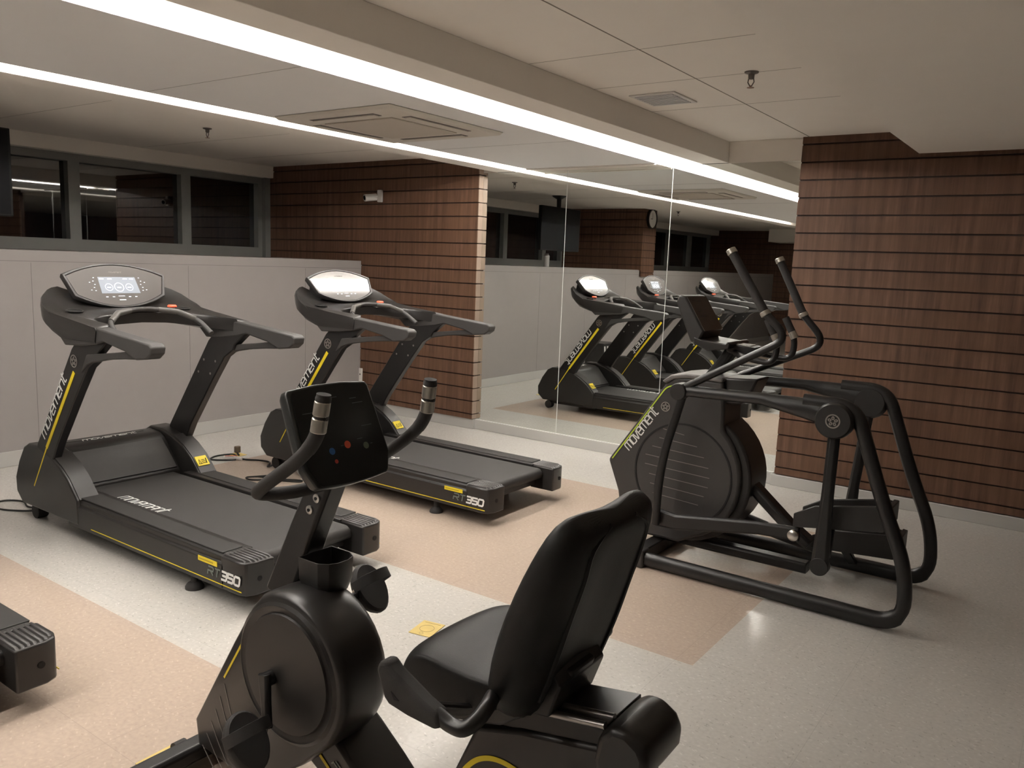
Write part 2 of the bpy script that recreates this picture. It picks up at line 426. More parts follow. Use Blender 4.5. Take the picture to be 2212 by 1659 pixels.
# end wall, right wall, far column and soffit (seen in the mirror)
woodwall('wall_front', -8.25, XR, YB+.05, .05, HH, .10, 'y', 1)
b = MB(); b.box(-8.45, XR+.2, YB-.2, YB, 0, HH+.1); struct(b.build('wall_front_outer', WALLG))
woodwall('wall_right', YB, YM, XR-.05, .05, HH, .10, 'x', -1)
b = MB(); b.box(XR, XR+.2, YB-.2, YM+.2, 0, HH+.1); struct(b.build('wall_right_outer', WALLG))
b = MB(); b.box(-6.4, XR-.06, YB+.06, YB+.9, 2.36, HH); struct(b.build('ceiling_soffit', CREAM))
o = woodwall('wall_column', -.66, -.18, -6.45, 1.75, HH, 1.50, 'x', 1)
b = MB(); slats(b, -8.2, -6.452, -.16, -.18, HH, 1.60, 'y', 1); struct(b.build('wall_column_side', WOOD, smooth=20))
# windows
muls = [6.19, 5.21, 4.03, 2.85, 1.62, .45, -1.1, -2.3, -3.5, -4.7, -5.9, -7.1]
def window(n, y0, y1):
    b = MB(); fw = .055
    b.box(-8.2, -8.06, y0, y0+fw, 1.72, 2.45); b.box(-8.2, -8.06, y1-fw, y1, 1.72, 2.45)
    b.box(-8.2, -8.06, y0, y1, 1.612, 1.72); b.box(-8.2, -8.06, y0, y1, 2.45, 2.56)
    o = struct(b.build('window_%d' % n, FRAME))
    g = MB(); g.box(-8.15, -8.14, y0+fw-.01, y1-fw+.01, 1.71, 2.46); g.build('pane', PANE, o)
n = 1
for i in range(len(muls)-1):
    if muls[i] == .45: window(n, -.16, .45)
    else: window(n, muls[i+1], muls[i])
    n += 1
b = MB(); b.box(-8.2, -8.0, 6.19, 6.262, 1.612, 2.52); struct(b.build('trim_window_post', FRAME))

# ------------------------------------------------------------------ LED tubes in the two coves
ORD = ['first', 'second', 'third', 'fourth', 'fifth', 'sixth', 'seventh', 'eighth', 'ninth', 'tenth', 'eleventh', 'twelfth', 'thirteenth', 'fourteenth', 'fifteenth', 'sixteenth', 'seventeenth', 'eighteenth', 'nineteenth', 'twentieth', 'twenty first']
for x, sgn, grp, lab in ((-3.03, 1, 'led tubes in the near cove', 'bright white led tube in the cove nearer the camera, end to end with its neighbours'),
                         (-4.31, -1, 'led tubes in the far cove', 'bright white led tube in the cove over the treadmill fronts, end to end with its neighbours')):
    t = thing('led_tube', lab, 'lamp', (x+sgn*.024, 0, 2.528), grp)
    b = MB(); b.cyl((0, .004, 0), (0, .672, 0), .013, 8); b.build('glowing_tube', TUBE, t)
    b = MB(); b.box(-.010, .010, .004, .672, -.0145, -.0125); b.build('diode_strip', STRIP, t)
    b = MB(); b.box(min(-sgn*.024, -sgn*.008), max(-sgn*.024, -sgn*.008), .0, .676, .004, .016); b.build('batten', COVE, t)
    y = 6.255-.676; first = True; k = 0
    while y > -2.4:
        o = t if first else copy_tree(t)
        o.location.y = y; first = False; y -= .68
        o['label'] = ('%s white led tube from the mirror in the ' % ORD[k]) + ('near ceiling cove' if sgn > 0 else 'far ceiling cove over the treadmill fronts'); k += 1

# ------------------------------------------------------------------ ceiling fittings
def cassette():
    x0, x1, y0, y1 = -4.26, -3.27, 3.36, 4.42
    t = thing('air_conditioner', 'white square cassette air conditioner set in the grey ceiling panel', 'air conditioner', ((x0+x1)/2, (y0+y1)/2, HL-.001))
    cx, cy = (x1-x0)/2, (y1-y0)/2
    wh = mat('ac_white', (.66, .62, .56), .5)
    b = MB(); b.poly([[V(-cx, -cy, 0), V(cx, -cy, 0), V(cx, cy, 0), V(-cx, cy, 0)], [V(-cx+.02, -cy+.02, -.022), V(cx-.02, -cy+.02, -.022), V(cx-.02, cy-.02, -.022), V(-cx+.02, cy-.02, -.022)]])
    b.build('face_panel', wh, t, bevel=.006)
    b = MB(); b.box(-.29, .29, -.30, .30, -.030, -.020); b.build('intake_grille', mat('ac_grille', (.55, .50, .44), .6), t, bevel=.006)
    for sx, sy in ((0, -1), (1, 0), (0, 1), (-1, 0)):
        b = MB()
        if sx == 0: b.box(-.27, .27, sy*.40-.035, sy*.40+.035, -.0245, -.018)
        else: b.box(sx*.385-.035, sx*.385+.035, -.28, .28, -.0245, -.018)
        o = b.build('air_slot', mat('ac_slot', (.16, .14, .13), .6), t)
        b = MB()
        if sx == 0: b.box(-.26, .26, sy*.40-.018, sy*.40+.022, -.029, -.024)
        else: b.box(sx*.385-.02, sx*.385+.02, -.27, .27, -.029, -.024)
        b.build('louvre', wh, o)
cassette()
b = MB(); b.box(-.145, .145, -.165, .165, -.008, 0)
t = thing('ceiling_vent', 'small square white vent in the cream ceiling', 'vent', (-2.235, 4.6, HH))
b.build('vent_frame', mat('vent_white', (.68, .66, .64), .5), t, bevel=.003)
b = MB()
for k in range(9): b.box(-.12, .12, -.135+k*.031, -.118+k*.031, -.012, -.006)
b.build('vent_slats', mat('vent_slat', (.55, .55, .56), .5), t)
def sprinkler(x, y, z, lab):
    t = thing('fire_sprinkler', lab, 'sprinkler', (x, y, z), 'ceiling sprinklers')
    br = mat('sprinkler_metal', (.16, .14, .13), .4, metal=.8)
    MB().lathe((0, 0, 0), [(.036, 0), (.034, -.006), (.016, -.012), (.015, -.03), (.010, -.036)], seg=20).build('body', br, t)
    b = MB()
    for s in (-1, 1): b.tube([(s*.012, 0, -.03), (s*.016, 0, -.05), (s*.004, 0, -.07)], .003, 6)
    b.build('yoke', br, t)
    MB().lathe((0, 0, 0), [(.004, -.066), (.004, -.074), (.018, -.076), (.018, -.078)], seg=16).build('deflector', mat('sprinkler_disc', (.35, .22, .16), .4, metal=.6), t)
sprinkler(-1.554, 4.186, HH, 'dark fire sprinkler head on the cream ceiling right of the vent')
sprinkler(-6.1, 4.149, HH, 'dark fire sprinkler head on the ceiling strip before the windows')
sprinkler(-6.15, -.875, HH, 'fire sprinkler head seen only in the mirror, past the clock')
# camera on the column
t = thing('security_camera', 'small white bullet camera fixed high on the slatted column', 'camera', (-6.20, 6.262, 2.29))
cw = mat('camera_white', (.62, .60, .58), .4)
b = MB(); b.box(-.03, .03, -.03, 0, -.065, .06); b.build('mount', cw, t, bevel=.006)
b = MB(); b.cyl((-.02, -.03, -.01), (-.06, -.07, -.01), .02, 16); b.cyl((-.05, -.02, -.012), (-.10, -.14, -.03), .036, 24); b.build('housing', cw, t)
b = MB(); b.cyl((-.099, -.138, -.0297), (-.1006, -.1425, -.0305), .024, 24); b.build('lens', GLASSBLK, t)
# power outlet
t = thing('power_outlet', 'tall white outlet cover at the foot of the slatted column', 'outlet', (-6.472, 6.262, .375))
b = MB(); b.box(-.028, .028, -.014, 0, -.075, .075); b.build('cover', mat('outlet_white', (.75, .72, .68), .4), t, bevel=.004)
b = MB(); b.box(-.006, .006, -.016, -.013, .0, .016); b.build('socket', PLASTIC, t)
# television hanging before the windows
t = thing('television', 'flat black television hung from the ceiling before the windows', 'television', (-6.58, 2.30, HH))
b = MB(); b.box(-.03, .03, -.53, .53, -.80, -.17); b.build('screen_body', mat('tv_black', (.006, .006, .006), .5, spec=.2), t, bevel=.008)
b = MB(); b.box(.03, .0315, -.51, .51, -.785, -.185); b.build('screen', mat('tv_screen', (.005, .005, .006), .55, spec=.12), t)
b = MB(); b.lathe((-.03, 0, 0), [(.11, 0), (.09, -.02), (.035, -.05), (.03, -.20)], seg=24); b.build('ceiling_mount', METAL, t)
t = thing('wall_clock', 'round wall clock with dark rim on the slatted pillar seen in the mirror', 'clock', (-6.447, -.42, 2.49))
b = MB(); b.lathe((0, 0, 0), [(.17, 0), (.17, .045), (.15, .045), (.148, .03)], 'x', 40); b.build('rim', METAL, t)
b = MB(); b.cyl((.028, 0, 0), (.032, 0, 0), .15, 40); b.build('dial', mat('dial', (.6, .6, .58), .3), t)
b = MB(); b.stroke([(0, 0), (.0, .10)], .008, (.033, 0, 0), (0, 1, 0), (0, 0, 1), .002); b.stroke([(0, 0), (.07, .0)], .010, (.033, 0, 0), (0, 1, 0), (0, 0, 1), .002); b.build('hands', METAL, t)
b = MB(); b.lathe((0, 0, 0), [(.04, 0), (.045, .16), (.03, .18), (.03, .2)], seg=20)
o = b.build('plastic_bottle', mat('bottle_grey', (.45, .43, .41), .5)); o.location = (-6.8, 2.28, 1.612); tag(o, 'pale bottle standing on the deep window sill below the television', 'bottle')
t = thing('storage_crate', 'black crate with white slanting stripes on the floor by the wall', 'crate', (-6.1, 1.72, 0))
b = MB(); b.box(-.16, .16, -.2, .2, 0, .5); b.build('crate_body', PLASTIC, t, bevel=.01)
b = MB()
for k in range(4): b.prism([(-.15+k*.085, .12), (-.11+k*.085, .12), (-.06+k*.085, .46), (-.10+k*.085, .46)], .16, .162, 'x')
b.build('stripes', WHITE, t)

# ================================================================== TREADMILL
BOLTS = ((-4.545, .975), (-4.425, .975), (-4.605, .892), (-4.48, .892))
def make_treadmill():
    global OFF
    OFF = Vector((-4.1, 2.645, 0))
    t = thing('treadmill', '', 'treadmill', OFF)
    yc = 2.645
    Y = lambda d: yc + d                       # d: sideways distance from the centre line
    # ---- deck frame
    b = MB()
    for s in (-1, 1):
        pr = [(0, .085), (0, .205), (.012, .215), (.012, .238), (.03, .252), (.165, .252), (.165, .10), (.02, .085)]
        # side beam: outer face at d=.445
        ring = [(s*(.445-u), z) for u, z in pr]
        b.poly([[V(x, Y(d), z) for d, z in ring] for x in (-4.62, -3.17)])
    b.build('deck_frame', PLASTIC, t, bevel=.004)
    b = MB(); b.box(-4.70, -3.15, Y(-.30), Y(.30), .11, .16); b.build('under_deck', METAL, t)
    for s in (-1, 1):
        b = MB(); b.box(-4.60, -3.2, Y(s*.37-.055), Y(s*.37+.055), .249, .2565); b.build('side_rail', mat('rail_strip', (.028, .026, .025), .55, bump=.3, bscale=900), t, bevel=.003)
        # tail cap with ribs
        b = MB()
        plan = [(-3.19, .445), (-3.06, .445), (-3.02, .43), (-3.0, .39), (-3.0, .285), (-3.19, .285)]
        b.prism([(x, Y(s*d)) for x, d in plan], .085, .246, 'z')
        cap = b.build('tail_cap', SHELL, t, bevel=.008)
        b = MB()
        for k in range(7):
            d = .297+k*.0205
            x1 = -3.012 - (0 if d < .39 else (d-.39)*.9)
            b.tube([(-3.185, Y(s*d), .247), (x1-.01, Y(s*d), .247), (x1, Y(s*d), .240)], .0075, 8)
        b.build('ribs', RIB, cap)
        b = MB(); b.cyl((-3.03, Y(s*.37), .165), (-2.998, Y(s*.37), .165), .013, 14); b.build('bolt_hole', HOLE, cap)
    # belt and rollers
    b = MB()
    prof = [(-4.72, .236), (-3.12, .236)] + [(-3.12+.038*math.sin(a), .198+.038*math.cos(a)) for a in [R(q) for q in range(20, 181, 20)]] + [(-4.72, .160)]
    b.prism(prof, Y(-.272), Y(.272)); b.build('running_belt', BELT, t)
    b = MB(); b.cyl((-3.115, Y(-.285), .19), (-3.115, Y(.285), .19), .030, 20); b.build('rear_roller', METAL, t)
    # ---- motor hood
    side = [(-5.17, .10), (-5.24, .16), (-5.245, .25), (-5.19, .36), (-5.12, .455), (-5.06, .485), (-4.93, .485), (-4.80, .455), (-4.69, .405), (-4.60, .345), (-4.53, .275), (-4.50, .245), (-4.50, .10)]
    b = MB()
    rings = []
    for d, k in ((-.445, 0), (-.43, .012), (-.31, .014), (-.305, .012)):
        pass
    for s in (-1, 1):
        b2 = MB(); b2.prism(side, Y(s*.449), Y(s*.32)); b2.build('hood_fender', SHELL, t, bevel=.012, seg=3)
    hp = [(-5.17, .10), (-5.22, .16), (-5.225, .25), (-5.17, .36), (-5.10, .455), (-5.05, .470), (-4.93, .462), (-4.885, .440), (-4.72, .245), (-4.72, .12)]
    hood = MB().prism(hp, Y(-.325), Y(.325)).build('motor_hood', SHELL, t, bevel=.008)
    # slanted grey insert
    a0, a1 = V(-4.872, 0, .432), V(-4.728, 0, .262)
    b = MB(); nrm = V(.76, 0, .65).normalized()*.006
    b.poly([[V(a0.x, Y(-.29), a0.z)+nrm, V(a0.x, Y(.29), a0.z)+nrm, V(a1.x, Y(.305), a1.z)+nrm, V(a1.x, Y(-.305), a1.z)+nrm],
            [V(a0.x, Y(-.29), a0.z)-nrm, V(a0.x, Y(.29), a0.z)-nrm, V(a1.x, Y(.305), a1.z)-nrm, V(a1.x, Y(-.305), a1.z)-nrm]])
    b.build('hood_insert', FPANEL, hood, bevel=.002)
    b = MB(); text(b, 'movement', (-4.965, Y(-.17), .4695), (0, 1, 0), (-1, 0, .1), .34, height=.026, wd=.15); b.build('hood_lettering', WHITE, hood)
    b = MB(); b.box(-5.005, -5.0, Y(-.28), Y(.24), .468, .4705); b.build('hood_line', mat('hood_groove', (.10, .095, .09), .5), hood)
    # end faces of fenders are light grey where they slope to the deck
    for s in (-1, 1):
        pts = [(-4.80, .457), (-4.69, .407), (-4.60, .347), (-4.53, .277), (-4.498, .243)]
        b = MB()
        for wv in (1,):
            rr = []
            for x, z in pts:
                rr.append([V(x, Y(s*.437), z+.002), V(x, Y(s*.328), z+.002), V(x+.004, Y(s*.328), z+.0055), V(x+.004, Y(s*.437), z+.0055)])
            b.poly(rr)
        b.build('fender_cover', GREYSHELL, t)
    b = MB(); e1 = V(.45, 0, -.78).normalized()
    b.poly([[V(-4.585, Y(.335), .342), V(-4.585, Y(.415), .342), V(-4.535, Y(.415), .292), V(-4.535, Y(.335), .292)],
            [V(-4.582, Y(.335), .346), V(-4.582, Y(.415), .346), V(-4.531, Y(.415), .296), V(-4.531, Y(.335), .296)]])
    lb = b.build('warning_sticker', YEL, t)
    b = MB()
    ex, ey = (0, 1, 0), (-.707, 0, .707)
    o0 = V(-4.531, Y(.335), .2965)+V(.0012, 0, .0012)
    b.stroke([(.008, .012), (.018, .045), (.028, .012), (.008, .012)], .003, o0, ex, ey, .0006)
    b.stroke([(.034, .016), (.056, .016)], .003, o0, ex, ey, .0006); b.stroke([(.034, .028), (.056, .028)], .003, o0, ex, ey, .0006); b.stroke([(.034, .040), (.056, .040)], .003, o0, ex, ey, .0006)
    b.stroke([(.062, .012), (.068, .05)], .006, o0, ex, ey, .0006)
    b.build('warning_marks', HOLE, lb)
    # front wheels and rear feet
    for s in (-1, 1):
        b = MB(); b.cyl((-5.12, Y(s*.40), .045), (-5.12, Y(s*.34), .045), .045, 20); b.build('transport_wheel', RUBBER, t)
        b = MB(); b.lathe((-3.47, Y(s*.40), 0), [(.045, 0), (.045, .012), (.034, .028), (.018, .036), (.016, .10)], seg=24); b.build('levelling_foot', RUBBER, t)
        b = MB(); b.box(-5.14, -4.5, Y(s*.36-.02), Y(s*.36+.02), .06, .12); b.build('lift_arm', METAL, t)
    # side markings
    for s in (-1, 1):
        d = .445
        b = MB(); b.box(-4.37, -3.035, Y(s*d)-.0012, Y(s*d)+.0012, .106, .1105); b.build('side_stripe', YEL, t)
    d = -.446
    b = MB(); text(b, '350', (-3.185, Y(d), .135), (1, 0, 0), (0, 0, 1), .135, height=.040, wd=.2); b.build('model_number', WHITE, t)
    b = MB(); text(b, 'RT', (-3.29, Y(d), .135), (1, 0, 0), (0, 0, 1), .09, height=.040, wd=.13); b.build('model_letters', DGREY, t)
    b = MB(); b.box(-3.365, -3.215, Y(d)-.0015, Y(d)+.001, .186, .210); lb = b.build('side_sticker', YEL, t)
    b = MB(); b.stroke([(.01, .012), (.12, .012)], .006, (-3.365, Y(d)-.0015, .186), (1, 0, 0), (0, 0, 1), .0006); b.build('sticker_print', mat('sticker_ink', (.45, .34, .02), .5), lb)  # print bar in a darker yellow than the sticker
    b = MB(); text(b, 'movement', (-4.43, Y(-.262), .2365), (1, 0, 0), (0, 1, 0), .42, height=.062, wd=.11, shear=.2); b.build('belt_lettering', WHITE, t)
    # ---- uprights
    for s in (-1, 1):
        b = MB()
        pl = [(-5.06, .20), (-4.945, .503), (-4.652, .896), (-4.50, 1.10), (-4.42, 1.17), (-4.13, 1.168), (-4.235, 1.092), (-4.25, 1.06), (-4.335, 1.01), (-4.458, .858), (-4.70, .542), (-4.86, .28), (-4.90, .20)]
        b.prism(pl, Y(s*.447), Y(s*.395))
        up = b.build('upright', METAL, t, bevel=.006)
        yy = Y(s*.4485)
        c, sn = math.cos(R(53.5)), math.sin(R(53.5))
        ex0 = V(c, 0, sn); ey0 = V(-sn, 0, c)
        b = MB()   # stripe: broad upper part, thin lower part
        p = V(-4.478, 0, .973)
        q1 = V(-4.83, 0, .495); q2 = V(-5.005, 0, .235)
        dth = .0012
        def quad(p0, p1, w0, w1):
            dr = (p1-p0).normalized(); nn = V(-dr.z, 0, dr.x)
            r0 = [p0+nn*w0/2, p0-nn*w0/2, p1-nn*w1/2, p1+nn*w1/2]
            b.poly([[V(k.x, yy-dth, k.z) for k in r0], [V(k.x, yy+dth, k.z) for k in r0]])
        quad(q1, p, .022, .024); quad(q2, q1, .008, .010)
        b.build('stripe', YEL, up)
        b = MB()
        if s < 0: text(b, 'movement', V(-4.845, yy, .545)+ey0*-.002, ex0, ey0, .47, height=.047, wd=.12)
        else: text(b, 'movement', V(-4.845, yy, .545)+ey0*.045+ex0*.475, -ex0, -ey0, .47, height=.047, wd=.12)
        b.build('lettering', WHITE, up)
        b = MB(); emblem(b, (-4.475, yy, 1.035), (-s*1, 0, 0), (0, 0, 1), .036); b.build('emblem', CHROME, up)
        b = MB()
        for q in BOLTS:
            b.cyl((q[0], Y(s*.394), q[1]), (q[0], Y(s*.3915), q[1]), .0075, 12)
        b.build('bolts', ALU, up)
    # ---- handrails: loop with a sloping top bar and a thin lower strut
    for s in (-1, 1):
        A = [(-4.62, 1.20), (-4.57, 1.272), (-4.24, 1.243), (-4.03, 1.224), (-3.80, 1.205), (-3.70, 1.196), (-3.676, 1.180), (-3.685, 1.145), (-3.725, 1.118), (-3.82, 1.106), (-3.915, 1.138), (-4.12, 1.170), (-4.20, 1.150), (-4.35, 1.13), (-4.52, 1.12)]
        b = MB(); y0, y1 = sorted((Y(s*.472), Y(s*.392))); b.prism(A, y0, y1); h = b.build('handrail', SOFT, t, bevel=.009, seg=3)
        B = [(-3.80, 1.108), (-3.905, 1.141), (-4.05, 1.120), (-4.225, 1.098), (-4.33, 1.085), (-4.40, .975), (-4.335, 1.026), (-4.26, 1.050), (-4.11, 1.078), (-3.95, 1.096)]
        b = MB(); b.prism(B, Y(s*.432)-.022, Y(s*.432)+.022); b.build('handrail_strut', SOFT, h, bevel=.006)
    # ---- console body, U shaped in plan
    rings = []
    def interp(tab, a):
        for (a0, v0), (a1, v1) in zip(tab, tab[1:]):
            if a <= a1: return v0 + (v1-v0)*(a-a0)/(a1-a0)
        return tab[-1][1]
    FT = [(0, -4.955), (.20, -4.952), (.30, -4.935), (.38, -4.900), (.43, -4.855), (.46, -4.800), (.474, -4.755), (.478, -4.72)]
    ZF = [(0, 1.35), (.16, 1.36), (.24, 1.395), (.31, 1.418), (.37, 1.41), (.43, 1.372), (.46, 1.335), (.478, 1.31)]
    RT = [(0, -4.555), (.15, -4.552), (.25, -4.530), (.31, -4.490), (.355, -4.420), (.385, -4.30), (.395, -4.20), (.478, -4.18)]
    for d in [-.478, -.474, -.46, -.43, -.395, -.385, -.355, -.31, -.25, -.15, 0, .15, .25, .31, .355, .385, .395, .43, .46, .474, .478]:
        a = abs(d); q_ = (a/.478)**2
        F, Rr = interp(FT, a), interp(RT, a); e = .012 if a > .476 else 0
        zf, zr = interp(ZF, a)-e, 1.292-.055*q_-e; zb = 1.222-.065*q_+e
        m1 = F+.21
        rings.append([V(F, Y(d), zf-.016), V(F+.02, Y(d), zf), V(F+.07, Y(d), 1.30-.02*q_-e+(zf-1.30)*.62), V(m1, Y(d), 1.300-.025*q_-e), V(Rr-.012, Y(d), zr), V(Rr, Y(d), zr-.012), V(Rr-.01, Y(d), zb), V(m1, Y(d), zb-.002), V(F+.11, Y(d), zb+.030), V(F+.01, Y(d), zf-.075)])
    b = MB(); b.poly(rings); con = b.build('console_body', SHELL, t, smooth=50)
    for s in (-1, 1):
        b = MB(); b.ring((-4.67, Y(s*.335), 1.291), (1, 0, -.10), (0, 1, 0), .038, .046, .004, 28); b.build('cup_ring', GREYSHELL, con)
        b = MB(); b.cyl((-4.67, Y(s*.335), 1.27), (-4.668, Y(s*.335), 1.2925), .037, 28); b.build('cup_holder', HOLE, con)
    b = MB(); b.lathe((-4.66, Y(.255), 1.285), [(.016, 0), (.016, .018)], seg=18); b.build('button_stem', ALU, con)
    b = MB(); b.lathe((-4.66, Y(.255), 1.302), [(.026, 0), (.028, .006), (.022, .013)], seg=24); b.build('stop_button', RED, con)
    # display head
    pc = V(-4.815, yc, 1.425); eu = V(-.47, 0, .883); en = V(.883, 0, .47); ey = V(0, 1, 0)
    def outline(k=1.0, gx=0):
        pts = []
        for i in range(13):
            a = -1 + 2*i/12
            pts.append((a*(.30+gx)*k, (.062 + .072*(1-a*a))*k + gx*.6))
        for i in range(13):
            a = 1 - 2*i/12
            pts.append((a*(.262+gx)*k, (-.060 - .075*(1-a*a))*k - gx*.6))
        return pts
    def P(u, v, n=0): return pc + ey*u + eu*v + en*n
    b = MB()
    b.poly([[P(u, v, -.045) for u, v in outline(.86)], [P(u, v, -.03) for u, v in outline(1, .012)], [P(u, v, .0) for u, v in outline(1, .020)], [P(u, v, .010) for u, v in outline(1, .014)], [P(u, v, .010) for u, v in outline(1, .002)], [P(u, v, .004) for u, v in outline(1, -.002)]])
    head = b.build('display_head', GREYSHELL, t, smooth=50)
    b = MB(); b.poly([[P(u, v, .003) for u, v in outline(1, -.002)], [P(u, v, .0062) for u, v in outline(1, -.004)]])
    gl = b.build('display_glass', GLOSS, head)
    b = MB(); b.poly([[P(u, v, z) for u, v in ((-.115, -.052), (.125, -.052), (.115, .055), (-.115, .055))] for z in (.0062, .0068)]); b.build('screen', LCD, head)
    b = MB()
    for u, r_ in ((-.062, .024), (0, .030), (.064, .024)): b.ring(P(u, -.012, .007), ey, eu, r_*.86, r_, .0006, 28); b.stroke([(u-.012, -.014), (u+.012, -.014)], .007, P(0, 0, .007), ey, eu, .0006)
    for u in (-.095, -.045, .05, .09): b.stroke([(u-.014, .042), (u+.014, .042)], .005, P(0, 0, .007), ey, eu, .0006)
    for s in (-1, 1):
        for v, u in ((.05, .14), (.028, .148), (.006, .142), (-.014, .150), (-.034, .146), (.02, .17), (-.03, .17)): b.stroke([(s*u-.004, v), (s*u+.004, v)], .004, P(0, 0, .0063), ey, eu, .0006)
    for u in (-.09, -.05, .05, .09): b.stroke([(u-.007, -.075), (u+.007, -.075)], .005, P(0, 0, .0063), ey, eu, .0006)
    b.stroke([(-.02, -.07), (.02, -.07)], .003, P(0, 0, .0063), ey, eu, .0006); b.stroke([(-.02, -.095), (.02, -.095)], .005, P(0, 0, .0063), ey, eu, .0006)
    b.build('display_marks', LCDINK, head)
    b = MB(); text(b, 'movement', P(-.04, .082, .0063), ey, eu, .08, height=.008, wd=.14, th=.0006); b.build('head_lettering', LINE, head)
    piv = pc - OFF
    for o in [head] + list(head.children):
        for v in o.data.vertices: v.co -= piv
    head.location = piv
    # neck tray between head and body
    b = MB(); b.poly([[V(-4.93, Y(-.24), 1.32), V(-4.93, Y(.24), 1.32), V(-4.90, Y(.25), 1.44), V(-4.90, Y(-.25), 1.44)], [V(-4.80, Y(-.20), 1.32), V(-4.80, Y(.20), 1.32), V(-4.85, Y(.22), 1.42), V(-4.85, Y(-.22), 1.42)]]); b.build('neck', SHELL, t, bevel=.008)
    # cross hand bar with sensor grips
    pth = fillet([(-4.33, Y(-.285), 1.185), (-4.42, Y(-.275), 1.24), (-4.50, Y(-.18), 1.288), (-4.56, Y(-.04), 1.30), (-4.56, Y(.04), 1.30), (-4.50, Y(.18), 1.288), (-4.42, Y(.275), 1.24), (-4.30, Y(.285), 1.165)], .06)
    b = MB(); b.tube(pth, .0155, 14); hb = b.build('hand_bar', SOFT, t)
    b = MB(); b.bar([(-4.66, yc, 1.285), (-4.55, yc, 1.30)], .10, .022, up=(0, 1, 0)); b.build('bar_bracket', SHELL, t, bevel=.003)
    for s in (-1, 1):
        b = MB(); b.tube([(-4.425, Y(s*.262), 1.246), (-4.49, Y(s*.185), 1.286), (-4.535, Y(s*.09), 1.297)], .0175, 14); b.build('sensor_grip', mat('sensor_grey', (.10, .095, .09), .35), hb)
    OFF = Vector((0, 0, 0))
    return t
tm = make_treadmill()
tm['label'] = 'black treadmill in the middle of the row, large at left before the grey wall'
tm['group'] = 'treadmills facing the window wall'
t2 = copy_tree(tm); t2.location = (-4.03, 4.385, 0); t2['label'] = 'black treadmill nearest the slatted column and the mirror'
for c in list(t2.children):
    if c.name.startswith('display_head'): c.rotation_euler.y = R(-8)
t0 = copy_tree(t2); t0.location = (-4.02, .905, 0); t0['label'] = 'treadmill of which only the rear end shows at the lower left edge'

